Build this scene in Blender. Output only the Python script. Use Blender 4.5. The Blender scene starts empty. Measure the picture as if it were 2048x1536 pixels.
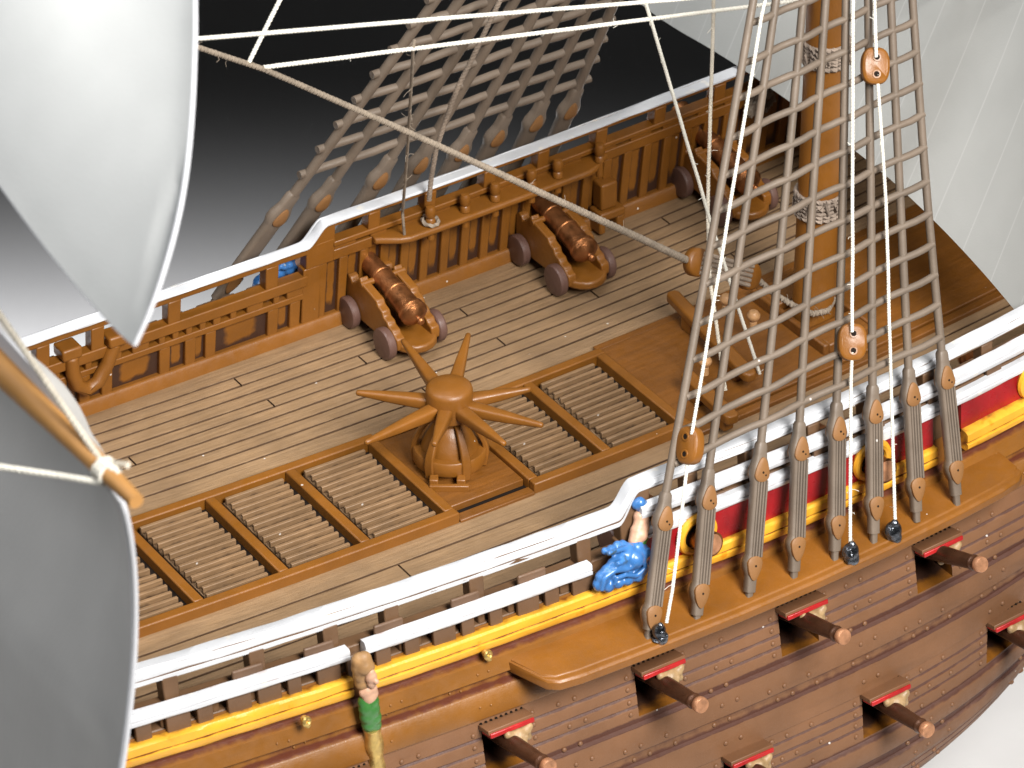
import bpy, bmesh, math, random
from mathutils import Vector, Matrix, noise
random.seed(11)
PI = math.pi
SC = bpy.context.scene
COL = SC.collection
SC.unit_settings.system = 'METRIC'
SC.unit_settings.scale_length = 0.01          # one unit is one centimetre: a plastic ship model

# ------------------------------------------------------------------ camera (calibrated from the photograph)
FPX = 8000.0
EL, YW, DIST = math.radians(34), math.radians(33.5), 44.4
ca, sa, se, ce = math.cos(YW), math.sin(YW), math.sin(EL), math.cos(EL)
RT = Vector((ca, -sa, 0)); HZ = Vector((sa, ca, 0)); ZZ = Vector((0, 0, 1))
FW = HZ * ce - ZZ * se
UP = HZ * se + ZZ * ce
CAM = -(RT * ((900 - 1024) / FPX * DIST) + UP * ((768 - 938) / FPX * DIST) + FW * DIST)


def ray(u, v): return FW + RT * ((u - 1024) / FPX) + UP * ((768 - v) / FPX)
def OX(u, v, x): r = ray(u, v); return CAM + r * ((x - CAM.x) / r.x)
def OY(u, v, y): r = ray(u, v); return CAM + r * ((y - CAM.y) / r.y)
def OZ(u, v, z=0.0): r = ray(u, v); return CAM + r * ((z - CAM.z) / r.z)
def OP(u, v, p, n):
    r = ray(u, v); return CAM + r * ((p - CAM).dot(n) / r.dot(n))


# ------------------------------------------------------------------ hull form
def Bp(x): return .004 * (x - 2.2) ** 2 if x < 2.2 else .008 * (x - 2.2) ** 2
def Sh(x): return .0045 * (x - .5) ** 2 if x < .5 else (0. if x < 1 else .009 * (x - 1) ** 2)
def SP(x, yo, z, side): return Vector((x, side * (yo - Bp(x)), z + Sh(x)))


# ------------------------------------------------------------------ mesh builder
class MB:
    def __init__(s):
        s.bm = bmesh.new(); s.w = s.bm.verts.layers.float.new('wash')  # dark layer: paint wash, painted port shade, darker slat feet
        s.uv = s.bm.loops.layers.uv.new('UVMap')

    def v(s, p, w=0.):
        q = s.bm.verts.new(p); q[s.w] = w; return q

    def f(s, vs, mi=0):
        try:
            q = s.bm.faces.new(vs); q.material_index = mi; return q
        except ValueError:
            return None

    def hexa(s, p, mi=0, w=0.):
        a = [s.v(q, w) for q in p]
        for i in ((3, 2, 1, 0), (4, 5, 6, 7), (0, 1, 5, 4), (1, 2, 6, 5), (2, 3, 7, 6), (3, 0, 4, 7)):
            s.f([a[k] for k in i], mi)

    def box(s, x0, x1, y0, y1, z0, z1, mi=0, w=0.):
        s.hexa([(x0, y0, z0), (x1, y0, z0), (x1, y1, z0), (x0, y1, z0), (x0, y0, z1), (x1, y0, z1), (x1, y1, z1), (x0, y1, z1)], mi, w)

    def loft(s, rings, caps=True, closed=True, mi=0, ws=None):
        R = [[s.v(p, (ws[i][j] if ws else 0.)) for j, p in enumerate(r)] for i, r in enumerate(rings)]
        n = len(R[0])
        for i in range(len(R) - 1):
            for j in range(n if closed else n - 1):
                k = (j + 1) % n
                s.f([R[i][j], R[i][k], R[i + 1][k], R[i + 1][j]], mi)
        if caps and closed:
            s.f(R[0][::-1], mi); s.f(R[-1], mi)
        return R

    def tube(s, path, r, n=10, mi=0, twist=0., lobe=0., caps=True):
        P = [Vector(p) for p in path]
        rings = []; prev = None; acc = 0.
        for i, p in enumerate(P):
            t = (P[min(i + 1, len(P) - 1)] - P[max(i - 1, 0)]).normalized()
            if prev is None:
                a = t.cross(ZZ) if abs(t.z) < .9 else t.cross(Vector((1, 0, 0)))
            else:
                a = prev - t * prev.dot(t)
            a.normalize(); prev = a; b = t.cross(a)
            if i: acc += (p - P[i - 1]).length * twist
            rr = r(i / (len(P) - 1)) if callable(r) else r
            ring = []
            for k in range(n):
                th = 2 * PI * k / n
                q = rr * (1 + lobe * math.cos(3 * th))
                ring.append(p + a * (q * math.cos(th + acc)) + b * (q * math.sin(th + acc)))
            rings.append(ring)
        s.loft(rings, caps, True, mi)

    def lathe(s, prof, o, ax, n=24, mi=0, ref=None):
        o = Vector(o); ax = Vector(ax).normalized()
        a = Vector(ref) if ref else (ax.cross(Vector((1, 0, 0))) if abs(ax.x) < .9 else ax.cross(Vector((0, 1, 0))))
        a = (a - ax * a.dot(ax)).normalized(); b = ax.cross(a)
        s.loft([[o + ax * h + (a * math.cos(2 * PI * k / n) + b * math.sin(2 * PI * k / n)) * max(r, 1e-4) for k in range(n)] for r, h in prof], True, True, mi)

    def ball(s, c, r, n=12, mi=0, sc=(1, 1, 1)):
        c = Vector(c)
        rings = []
        for i in range(1, n // 2 + 1):
            ph = PI * i / (n // 2 + 1)
            rings.append([c + Vector((r * sc[0] * math.sin(ph) * math.cos(2 * PI * k / n), r * sc[1] * math.sin(ph) * math.sin(2 * PI * k / n), -r * sc[2] * math.cos(ph))) for k in range(n)])
        R = s.loft(rings, False, True, mi)
        lo = s.v(c - Vector((0, 0, r * sc[2]))); hi = s.v(c + Vector((0, 0, r * sc[2])))
        for k in range(n):
            s.f([R[0][(k + 1) % n], R[0][k], lo], mi); s.f([R[-1][k], R[-1][(k + 1) % n], hi], mi)

    def ring(s, c, ax, R, r, n=24, m=8, mi=0, a0=0., a1=2 * PI, lobe=0., tw=0.):
        c = Vector(c); ax = Vector(ax).normalized()
        a = ax.cross(Vector((1, 0, 0))) if abs(ax.x) < .9 else ax.cross(Vector((0, 1, 0)))
        a.normalize(); b = ax.cross(a)
        full = abs(a1 - a0 - 2 * PI) < 1e-6
        s.tube([c + (a * math.cos(a0 + (a1 - a0) * k / n) + b * math.sin(a0 + (a1 - a0) * k / n)) * R for k in range(n + 1)], r, m, mi, tw, lobe, not full)

    def strip(s, side, x0, x1, prof, step=.22, mi=0, rough=0., w=0.):
        """sweep a closed (yo, z) profile along the ship, following sheer and plan curve"""
        n = max(2, int(math.ceil((x1 - x0) / step)))
        rings = []
        for i in range(n + 1):
            x = x0 + (x1 - x0) * i / n
            pr = prof(x) if callable(prof) else prof
            ring = []
            for j, (yo, z) in enumerate(pr):
                p = SP(x, yo, z, side)
                if rough:
                    q = noise.noise(Vector((x * 4.1, j * 3.3 + side * 9, z * 5)))
                    p.z += rough * q; p.y += rough * noise.noise(Vector((x * 3.7, j * 2.1, 7 + side)))
                ring.append(p)
            rings.append(ring if side < 0 else ring[::-1])
        s.loft(rings, True, True, mi, [[w] * len(rings[0])] * len(rings) if w else None)

    def plank(s, side, x0, x1, ya, yb, z0, z1, step=.22, mi=0, w=0., ta=0., tb=0.):
        """a board x0..x1, z0..z1 between yo values ya (inner) and yb (outer); ta/tb: tumblehome slopes"""
        s.strip(side, x0, x1, [(ya - ta * z0, z0), (yb - tb * z0, z0), (yb - tb * z1, z1), (ya - ta * z1, z1)], step, mi, 0., w)

    def build(s, name, mats, parent=None, smooth=40, bevel=0., seg=2, origin=None):
        bmesh.ops.recalc_face_normals(s.bm, faces=s.bm.faces)
        o = origin
        if parent is not None: o = ORG.get(parent.name, Vector((0, 0, 0)))
        if o is not None: bmesh.ops.translate(s.bm, verts=s.bm.verts, vec=-Vector(o))
        me = bpy.data.meshes.new(name)
        s.bm.to_mesh(me); s.bm.free()
        for m in (mats if isinstance(mats, (list, tuple)) else [mats]): me.materials.append(m)
        if smooth:
            me.polygons.foreach_set('use_smooth', [True] * len(me.polygons))
            me.set_sharp_from_angle(angle=math.radians(smooth))
        ob = bpy.data.objects.new(name, me); COL.objects.link(ob)
        if bevel:
            b = ob.modifiers.new('bevel', 'BEVEL'); b.width = bevel; b.segments = seg
            b.limit_method = 'ANGLE'; b.angle_limit = math.radians(38); b.use_clamp_overlap = True
            b.harden_normals = False
        if parent is not None:
            ob.parent = parent; ORG[ob.name] = ORG.get(parent.name, Vector((0, 0, 0)))
        elif origin is not None:
            ob.location = origin; ORG[ob.name] = Vector(origin)
        return ob


ORG = {}


def tag(o, label=None, cat=None, group=None, kind=None):
    if label: o['label'] = label
    if cat: o['category'] = cat
    if group: o['group'] = group
    if kind: o['kind'] = kind
    return o


def thing(name, loc, label, cat, group=None):
    o = bpy.data.objects.new(name, None); COL.objects.link(o); o.empty_display_size = .2
    o.location = loc; ORG[o.name] = Vector(loc)
    return tag(o, label, cat, group)


def copy_tree(o, parent=None):
    c = o.copy(); COL.objects.link(c)
    if parent is not None: c.parent = parent
    for ch in list(o.children): copy_tree(ch, c)
    return c


# ------------------------------------------------------------------ materials
def sr(r, g, b):
    return tuple(((c / 255) / 12.92 if c / 255 < .04045 else ((c / 255 + .055) / 1.055) ** 2.4) for c in (r, g, b)) + (1,)


def mat(name, col, rough=.45, var=.14, vs=2.2, bump=.25, bs=60., metal=0., dust=0., wash=(.028, .013, .010), grain=None, spec=.5, streak=0., worn=None, wornamt=0., coat=0., sss=0.):
    m = bpy.data.materials.new(name); m.use_nodes = True
    N = m.node_tree.nodes; L = m.node_tree.links
    B = N['Principled BSDF']; B.inputs['Metallic'].default_value = metal
    B.inputs['Specular IOR Level'].default_value = spec
    if coat: B.inputs['Coat Weight'].default_value = coat; B.inputs['Coat Roughness'].default_value = .25
    if sss:
        B.inputs['Subsurface Weight'].default_value = sss; B.inputs['Subsurface Radius'].default_value = (.08, .05, .03); B.inputs['Subsurface Scale'].default_value = 1.
    tc = N.new('ShaderNodeTexCoord')

    def noi(scale, det=4., vec=None, dist=0.):
        n = N.new('ShaderNodeTexNoise'); n.inputs['Scale'].default_value = scale; n.inputs['Detail'].default_value = det
        n.inputs['Distortion'].default_value = dist
        L.new(vec or tc.outputs['Object'], n.inputs['Vector']); return n.outputs['Fac']

    def mapv(sx, sy, sz):
        mp = N.new('ShaderNodeMapping'); mp.inputs['Scale'].default_value = (sx, sy, sz)
        L.new(tc.outputs['Object'], mp.inputs['Vector']); return mp.outputs['Vector']

    def ramp(src, a, b, lo=0., hi=1.):
        r = N.new('ShaderNodeMapRange'); r.inputs[1].default_value = a; r.inputs[2].default_value = b
        r.inputs[3].default_value = lo; r.inputs[4].default_value = hi; L.new(src, r.inputs[0]); return r.outputs[0]

    def mix(fac, A, C):
        x = N.new('ShaderNodeMix'); x.data_type = 'RGBA'
        if isinstance(fac, float): x.inputs[0].default_value = fac
        else: L.new(fac, x.inputs[0])
        for sock, val in ((x.inputs[6], A), (x.inputs[7], C)):
            if isinstance(val, tuple): sock.default_value = val
            else: L.new(val, sock)
        return x.outputs[2]

    def math_(op, a, b):
        x = N.new('ShaderNodeMath'); x.operation = op
        for i, q in enumerate((a, b)):
            if isinstance(q, (int, float)): x.inputs[i].default_value = q
            else: L.new(q, x.inputs[i])
        return x.outputs[0]
    dk = tuple(c * (1 - var * 1.6) for c in col[:3]) + (1,)
    lt = tuple(min(1, c * (1 + var)) for c in col[:3]) + (1,)
    c = mix(ramp(noi(vs, 6.), .3, .7), dk, lt)
    if grain:
        g = noi(1., 5., mapv(*grain), .6)
        c = mix(ramp(g, .35, .72, 0., .55), c, tuple(q * .55 for q in col[:3]) + (1,))
    if streak:
        g2 = noi(1., 3., mapv(1.2, 9, 9))
        c = mix(ramp(g2, .55, .75, 0., streak), c, tuple(q * .5 for q in col[:3]) + (1,))
    if worn:
        wn = noi(5.5, 8.)
        c = mix(ramp(wn, .63 - wornamt * .1, .70 - wornamt * .1), c, worn)
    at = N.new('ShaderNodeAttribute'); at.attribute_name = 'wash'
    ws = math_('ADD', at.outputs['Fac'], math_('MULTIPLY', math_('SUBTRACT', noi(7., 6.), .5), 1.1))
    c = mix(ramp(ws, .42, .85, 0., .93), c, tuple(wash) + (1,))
    if dust:
        vo = N.new('ShaderNodeTexVoronoi'); vo.inputs['Scale'].default_value = 5.5
        L.new(tc.outputs['Object'], vo.inputs['Vector'])
        sp = N.new('ShaderNodeSeparateColor'); L.new(vo.outputs['Color'], sp.inputs[0])
        d = math_('MULTIPLY', math_('LESS_THAN', vo.outputs['Distance'], .075), math_('LESS_THAN', sp.outputs[0], dust))
        c = mix(math_('MULTIPLY', d, .6), c, (.75, .72, .68, 1))
    L.new(c, B.inputs['Base Color'])
    L.new(ramp(noi(9., 4.), .3, .7, max(.03, rough - .08), min(1, rough + .1)), B.inputs['Roughness'])
    if bump:
        bp = N.new('ShaderNodeBump'); bp.inputs['Strength'].default_value = bump; bp.inputs['Distance'].default_value = .01
        h = math_('ADD', noi(bs, 3.), math_('MULTIPLY', noi(bs * .15, 3.), 1.5))
        if grain: h = math_('ADD', h, math_('MULTIPLY', noi(1., 4., mapv(*grain)), 2.))
        L.new(h, bp.inputs['Height']); L.new(bp.outputs[0], B.inputs['Normal'])
    return m


M = {}
M['ochre'] = mat('ochre_plastic', (.195, .072, .0085, 1), .42, .12, 1.6, .22, 70., dust=.05)
M['ochre_wood'] = mat('ochre_grained', (.175, .064, .009, 1), .45, .14, 1.2, .3, 70., dust=.05, grain=(1.3, 16, 16))
M['tan'] = mat('deck_tan', (.262, .163, .084, 1), .55, .14, 1.3, .45, 60., dust=.07, grain=(1.6, 26, 26), wash=(.085, .046, .024))
M['grating'] = mat('grating_tan', (.225, .132, .064, 1), .55, .16, 2., .4, 60., dust=.07, grain=(1.6, 26, 26), wash=(.045, .024, .012))
M['seam'] = mat('deck_seam', (.055, .030, .016, 1), .6, .3, 4., .2)
M['brown'] = mat('hull_brown', (.166, .076, .033, 1), .56, .13, 1.1, .25, 60., dust=.05, wash=(.060, .020, .012), streak=.22)
M['postbrown'] = mat('post_brown', (.118, .064, .034, 1), .5, .12, 2., .2, dust=.03)
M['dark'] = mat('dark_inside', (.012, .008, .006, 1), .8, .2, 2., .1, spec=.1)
M['white'] = mat('white_paint', (.53, .54, .56, 1), .38, .04, 2., .30, 22., worn=(.62, .60, .56, 1), wornamt=.0, wash=(.25, .09, .04))
M['yellow'] = mat('yellow_paint', (.70, .345, .026, 1), .38, .10, 2.2, .35, 22., wash=(.12, .03, .008), worn=(.62, .24, .01, 1), wornamt=.15)
M['red'] = mat('red_paint', (.27, .007, .010, 1), .30, .22, 2.6, .3, 20., coat=.25)
M['blue'] = mat('blue_paint', (.042, .155, .40, 1), .30, .25, 5., .4, 25., coat=.3, wash=(.02, .03, .03), worn=(.035, .055, .06, 1), wornamt=.45)
M['flesh'] = mat('flesh_paint', (.50, .29, .19, 1), .45, .12, 6., .3, 30.)
M['green'] = mat('green_paint', (.035, .14, .028, 1), .33, .15, 6., .3, 30., coat=.2)
M['hair'] = mat('hair_brown', (.30, .165, .065, 1), .5, .2, 7., .4, 30.)
M['gold'] = mat('gold_paint', (.62, .43, .14, 1), .34, .25, 9., .5, 30., metal=.75)
M['taupe'] = mat('rigging_taupe', (.140, .106, .078, 1), .52, .12, 2., .2, 70., dust=.05)
M['heart'] = mat('heart_ochre', (.21, .095, .028, 1), .62, .08, 3., .2, 60.)
M['taupe_shade'] = mat('rigging_groove_shade', (.06, .045, .034, 1), .6, .12, 2., .2)
M['wheel'] = mat('wheel_brown', (.105, .055, .042, 1), .42, .10, 2., .2, 60., dust=.05)
M['copper'] = mat('copper_paint', (.31, .122, .042, 1), .33, .35, 7., .35, 80., metal=.8, wash=(.03, .012, .006))
M['bronze'] = mat('dark_bronze', (.085, .036, .018, 1), .34, .3, 3., .25, 60., metal=.45, dust=.16)
M['muzzle'] = mat('copper_muzzle', (.50, .24, .125, 1), .42, .2, 12., .4, 90., metal=.5)
M['black_metal'] = mat('black_metal', (.13, .14, .16, 1), .22, .5, 9., 1.0, 34., metal=.9, coat=.3)
M['ropewhite'] = mat('rope_white', (.74, .71, .62, 1), .8, .08, 6., .3, 90.)
M['ropetan'] = mat('rope_tan', (.25, .20, .15, 1), .85, .16, 6., .3, 90.)
M['ropedark'] = mat('rope_grey_brown', (.24, .185, .14, 1), .85, .2, 6., .3, 90.)
M['lion'] = mat('lion_tan', (.31, .20, .095, 1), .5, .2, 9., .3, 40., wash=(.06, .03, .015))
M['ochre_light'] = mat('spar_ochre', (.46, .23, .07, 1), .5, .08, 1.2, .15)
M['ropecream'] = mat('rope_cream', (.60, .54, .44, 1), .85, .1, 6., .3, 90.)
M['knob'] = mat('pale_knob', (.46, .25, .11, 1), .4, .08, 4., .1)
M['glue'] = mat('dried_glue', (.55, .50, .42, 1), .2, .1, 9., .3, 40.)


def sail_mat(name, col, seam, nseam, amt, trans=.0):
    m = bpy.data.materials.new(name); m.use_nodes = True
    N = m.node_tree.nodes; L = m.node_tree.links; B = N['Principled BSDF']
    B.inputs['Roughness'].default_value = .62; B.inputs['Specular IOR Level'].default_value = .25
    uv = N.new('ShaderNodeUVMap'); sx = N.new('ShaderNodeSeparateXYZ'); L.new(uv.outputs[0], sx.inputs[0])
    a = N.new('ShaderNodeMath'); a.operation = 'MULTIPLY'; a.inputs[1].default_value = nseam; L.new(sx.outputs[0], a.inputs[0])
    fr = N.new('ShaderNodeMath'); fr.operation = 'FRACT'; L.new(a.outputs[0], fr.inputs[0])
    lt = N.new('ShaderNodeMath'); lt.operation = 'LESS_THAN'; lt.inputs[1].default_value = .035; L.new(fr.outputs[0], lt.inputs[0])
    nz = N.new('ShaderNodeTexNoise'); nz.inputs['Scale'].default_value = 1.3; nz.inputs['Detail'].default_value = 8
    tc = N.new('ShaderNodeTexCoord'); L.new(tc.outputs['Object'], nz.inputs['Vector'])
    mr = N.new('ShaderNodeMapRange'); mr.inputs[1].default_value = .3; mr.inputs[2].default_value = .7; L.new(nz.outputs['Fac'], mr.inputs[0])
    x = N.new('ShaderNodeMix'); x.data_type = 'RGBA'; L.new(mr.outputs[0], x.inputs[0])
    x.inputs[6].default_value = tuple(c * .95 for c in col) + (1,); x.inputs[7].default_value = tuple(c * 1.03 for c in col) + (1,)
    y = N.new('ShaderNodeMix'); y.data_type = 'RGBA'; q = N.new('ShaderNodeMath'); q.operation = 'MULTIPLY'; q.inputs[1].default_value = amt
    L.new(lt.outputs[0], q.inputs[0]); L.new(q.outputs[0], y.inputs[0]); L.new(x.outputs[2], y.inputs[6]); y.inputs[7].default_value = seam + (1,)
    L.new(y.outputs[2], B.inputs['Base Color'])
    bp = N.new('ShaderNodeBump'); bp.inputs['Strength'].default_value = .18; bp.inputs['Distance'].default_value = .01
    n2 = N.new('ShaderNodeTexNoise'); n2.inputs['Scale'].default_value = 40; L.new(tc.outputs['Object'], n2.inputs['Vector'])
    ad = N.new('ShaderNodeMath'); ad.operation = 'ADD'; L.new(n2.outputs['Fac'], ad.inputs[0]); L.new(lt.outputs[0], ad.inputs[1])
    L.new(ad.outputs[0], bp.inputs['Height']); L.new(bp.outputs[0], B.inputs['Normal'])
    return m


M['sail'] = sail_mat('sail_white', (.435, .445, .44), (.46, .47, .46), 14, .0)
M['sail_fine'] = sail_mat('sail_striped', (.56, .548, .525), (.46, .45, .435), 90, .4)
M['sail_main'] = sail_mat('sail_pale_grey', (.43, .437, .42), (.50, .505, .49), 15, .8)
M['sail_rim'] = mat('sail_rim_light_and_head', (.66, .67, .70, 1), .5, .03, 2., .1)  # pale colour for painted light on sail rims; also the sail head

# ------------------------------------------------------------------ backdrop and table
TBZ = -6.9
mb = MB(); c = HZ * 1.0
mb.box(-1, 1, -1, 1, -.6, 0)
for v in mb.bm.verts:
    a = v.co.copy(); p = RT * (a.x * 34) + HZ * (a.y * 20 - 12.5) + Vector((0, 0, TBZ + a.z)); v.co = p
M['table'] = mat('white_table', (.80, .80, .80, 1), .6, .02, 1., .05)
tag(mb.build('table_top', M['table'], bevel=.1), 'white table top under the ship model, seen at the lower right corner', 'table', kind='structure')
M['paper'] = mat('grey_paper', (.15, .15, .152, 1), .9, .01, .3, .02)
mb = MB(); WD = 100.
for (a, b) in ((0, 0),):
    pts = [RT * -140 + HZ * WD + ZZ * -130, RT * 140 + HZ * WD + ZZ * -130, RT * 140 + HZ * WD + ZZ * 10, RT * -140 + HZ * WD + ZZ * 10]
    mb.hexa(pts + [p + HZ * .5 for p in pts])
tag(mb.build('backdrop', M['paper'], smooth=0), kind='structure')

# ------------------------------------------------------------------ THE SHIP
ship = thing('model_ship', (0, 0, 0), 'plastic model sailing ship with tan planked deck, white rails and brown hull', 'ship model')
XA, XB = -8.6, 10.5        # how far the hull is built fore and aft of the frame


def part(mb, name, m, **k): return mb.build(name, m, ship, **k)


# ---- deck planks, each strake a row of real boards with open seams
mb = MB(); sm = MB()
butts = {0: [], 1: [-1.1, 4.9], 2: [1.86, -4.4], 3: [.34, 5.6], 4: [-1.0, 6.2], 5: [3.33, -2.9], 6: [1.88], 7: [-3.15, 5.1], 8: [.6, -5]}
edges = [2.88, 2.69, 2.50, 2.30, 2.12, 1.93, 1.73, 1.54, 1.33]
g = .0115


def board(mbx, x0, x1, ya, yb, zt=0., side=1, lim=True):
    n = max(2, int((x1 - x0) / .4)); rings = []
    for i in range(n + 1):
        x = x0 + (x1 - x0) * i / n
        lo, hi = ya + g, yb - g
        if hi > 9: hi = 3.30 - Bp(x)
        wv = .006 * noise.noise(Vector((x * 1.3, ya * 7, side)))
        y_ = [lo, lo + .006, lo + .02, hi - .02, hi - .006, hi]
        rings.append([Vector((x, side * (q + wv), Sh(x) + zt - (.003 if k in (0, 5) else 0))) for k, q in enumerate(y_)] + [Vector((x, side * (hi + wv), Sh(x) - .06)), Vector((x, side * (lo + wv), Sh(x) - .06))])
    mbx.loft(rings, ws=[[.95, .55, .0, .0, .55, .95, 1.2, 1.2]] * (n + 1))


for side in (1, -1):
    ed = edges if side > 0 else [2.75, 2.42, 2.1, 1.8, 1.5, 1.2]
    rows = [(ed[0], 99)] + [(ed[i + 1], ed[i]) for i in range(len(ed) - 1)] + [(.80, ed[-1])]
    for r, (ya, yb) in enumerate(rows):
        cuts = butts.get(r, [])
        if side < 0: cuts = {1: [.95], 2: [-1.9, 4], 3: [3.1], 4: [-1.44, 5.2], 5: [-1.44], 0: []}.get(r, [])
        xs = [XA] + sorted(cuts) + [9.2]
        for i in range(len(xs) - 1):
            board(mb, xs[i] + (g if i else 0), xs[i + 1] - (g if i < len(xs) - 2 else 0), ya, yb, 0., side)
part(mb, 'deck_planking', M['tan'])
mb = MB(); n = 40
for side in (1,):
    rings = []
    for i in range(n + 1):
        x = XA + (9.2 - XA) * i / n
        b = 3.3 - Bp(x)
        rings.append([Vector((x, -b, Sh(x) - .035)), Vector((x, b, Sh(x) - .035)), Vector((x, b, Sh(x) - .12)), Vector((x, -b, Sh(x) - .12))])
    mb.loft(rings)
part(mb, 'deck_seams', M['seam'])

# ---- hatch coaming: long rails and cross bars down the middle of the deck
BARS = [-5.72, -4.69, -3.65, -2.61, -1.59, -.52, .58, 1.56, 2.58]
CZ = .13


def flat(mb, x0, x1, y0, y1, z0, z1, w=0., mi=0):
    n = max(1, int((x1 - x0) / .5)); rings = []
    for i in range(n + 1):
        x = x0 + (x1 - x0) * i / n; s_ = Sh(x)
        rings.append([Vector((x, y0, s_ + z0)), Vector((x, y1, s_ + z0)), Vector((x, y1, s_ + z1)), Vector((x, y0, s_ + z1))])
    mb.loft(rings, mi=mi, ws=[[w, w, 0., 0.]] * (n + 1) if w else None)


mb = MB()
for y in (.855, -.855):
    flat(mb, -6.6, -.46, y - .06, y + .06, -.05, CZ)
    flat(mb, .52, 2.64, y - .06, y + .06, -.05, CZ)
flat(mb, -.46, .52, .80, .90, -.05, CZ - .02)
for b in BARS:
    flat(mb, b - .06, b + .06, -.796, .796, -.05, CZ - .004)
part(mb, 'hatch_coaming', M['ochre'], bevel=.016)
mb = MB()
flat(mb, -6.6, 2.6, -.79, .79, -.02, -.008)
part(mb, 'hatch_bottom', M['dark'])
mb = MB()
flat(mb, -.456, .516, -.93, -.795, -.05, .035)
flat(mb, -.455, .515, -.70, .79, -.04, .075)
part(mb, 'capstan_bed', M['ochre_wood'], bevel=.012)

# ---- plank apron round the mast
mb = MB()
flat(mb, 2.645, 9.1, -.93, .93, -.04, .085)
flat(mb, 2.645, 9.1, -1.06, -.945, -.04, .06)
flat(mb, 2.645, 9.1, .945, 1.06, -.04, .06)
part(mb, 'mast_apron', M['ochre_wood'], bevel=.014)
mb = MB()
flat(mb, 4.72, 5.32, -.72, -.30, .08, .20); flat(mb, 4.72, 5.32, .30, .72, .08, .20)
flat(mb, 4.64, 4.72, -.72, .72, .08, .22); flat(mb, 5.32, 5.40, -.72, .72, .08, .22)
part(mb, 'mast_partner', M['ochre_wood'], bevel=.02)

# ---- bulwarks (a lattice of beams, posts and panels), both sides
STEP0, STEP1 = .02, .30


def captop(x):
    t = min(1, max(0, (x - STEP0) / (STEP1 - STEP0))); t = t * t * (3 - 2 * t)
    return 1.30 + .25 * t


def bulwark(side):
    mb = MB(); TA, TB = .13, .12; yi, yo_ = 3.25, 3.385
    # footboard / waterway
    mb.strip(side, XA, 9.0, [(3.17, -.02), (3.42, -.02), (3.40, .16), (3.22, .17), (3.19, .13)], .3)
    # after part (low)
    for z0, z1, a, b in ((.525, .615, yi, yo_), (.72, .87, yi - .02, yo_), (1.165, 1.285, yi, yo_)):
        mb.plank(side, XA, .06, a, b, z0, z1, .3, 0, 0., TA, TB)
    # fore part (high)
    for z0, z1, a, b in ((.95, 1.10, yi, yo_), (1.16, 1.235, yi - .02, yo_), (1.45, 1.535, yi, yo_)):
        mb.plank(side, .40, 9.0, a, b, z0, z1, .3, 0, 0., TA, TB)
    mb.plank(side, .04, .42, yi - .003, yo_, .95, 1.28, .1, 0, 0., TA, TB)
    mb.plank(side, .01, .25, yi - .002, yo_ - .005, .15, .96, .1, 0, 0., TA, TB)
    mb.strip(side, .03, .42, lambda x: [(yi - TA * 1.25, 1.25), (yo_ - TB * 1.25, 1.25), (yo_ - TB * 1.5, captop(x) - .02), (yi - TA * 1.5, captop(x) - .02)], .04)
    # posts of the open rails
    for x in (-7.0, -6.1, -5.2, -4.25, -3.42, -2.72, -1.72, -.42):
        mb.plank(side, x - .085, x + .085, yi - .006, yo_ + .004, .86, 1.175, .2, 0, 0., TA, TB)
    for x in (.95, 1.72, 2.55, 3.30, 4.12, 4.95, 5.8, 6.6, 7.4):
        mb.plank(side, x - .08, x + .08, yi - .006, yo_ + .004, 1.225, 1.46, .2, 0, 0., TA, TB)
    # slot row struts
    x = -7.3
    rnd = random.Random(5)
    while x < .0:
        w = rnd.choice((.08, .10, .22)); mb.plank(side, x, x + w, yi + .005, yo_ - .005, .605, .73, .3, 0, 0., TA, TB); x += w + rnd.choice((.10, .13, .30 if x < -3.3 else .14))
    x = .42
    while x < 8.8:
        w = rnd.choice((.22, .30)); mb.plank(side, x, x + w, yi + .005, yo_ - .005, 1.09, 1.17, .3, 0, 0., TA, TB); x += w + rnd.choice((.16, .2))
    # battens
    for (a, b) in LOWB: mb.plank(side, a, b, yi + .004, yo_ - .02, .15, .535, .3, 0, 0., TA, TB)
    for (a, b) in HIGHB: mb.plank(side, a, b, yi + .004, yo_ - .02, .15, .96, .3, 0, 0., TA, TB)
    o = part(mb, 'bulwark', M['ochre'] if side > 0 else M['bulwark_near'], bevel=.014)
    # recessed panels carrying the dark wash
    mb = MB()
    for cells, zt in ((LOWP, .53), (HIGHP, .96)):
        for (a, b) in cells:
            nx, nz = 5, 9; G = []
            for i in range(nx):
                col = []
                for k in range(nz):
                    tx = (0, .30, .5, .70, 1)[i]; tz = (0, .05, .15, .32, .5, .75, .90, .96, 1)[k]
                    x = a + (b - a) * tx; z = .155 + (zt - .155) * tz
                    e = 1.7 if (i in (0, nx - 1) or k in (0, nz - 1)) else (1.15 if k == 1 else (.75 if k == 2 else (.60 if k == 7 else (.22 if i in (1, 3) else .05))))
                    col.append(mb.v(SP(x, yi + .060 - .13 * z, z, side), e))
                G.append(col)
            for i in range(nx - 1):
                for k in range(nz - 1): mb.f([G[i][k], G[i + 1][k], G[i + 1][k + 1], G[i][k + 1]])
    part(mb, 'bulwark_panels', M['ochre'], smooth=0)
    mb = MB()
    mb.plank(side, XA, .30, 3.325, 3.355, .02, .53, .3, 0, 0., TA, TB)
    mb.plank(side, .30, 9.0, 3.325, 3.355, .02, .96, .3, 0, 0., TA, TB)
    part(mb, 'bulwark_backing', M['postbrown'])


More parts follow.
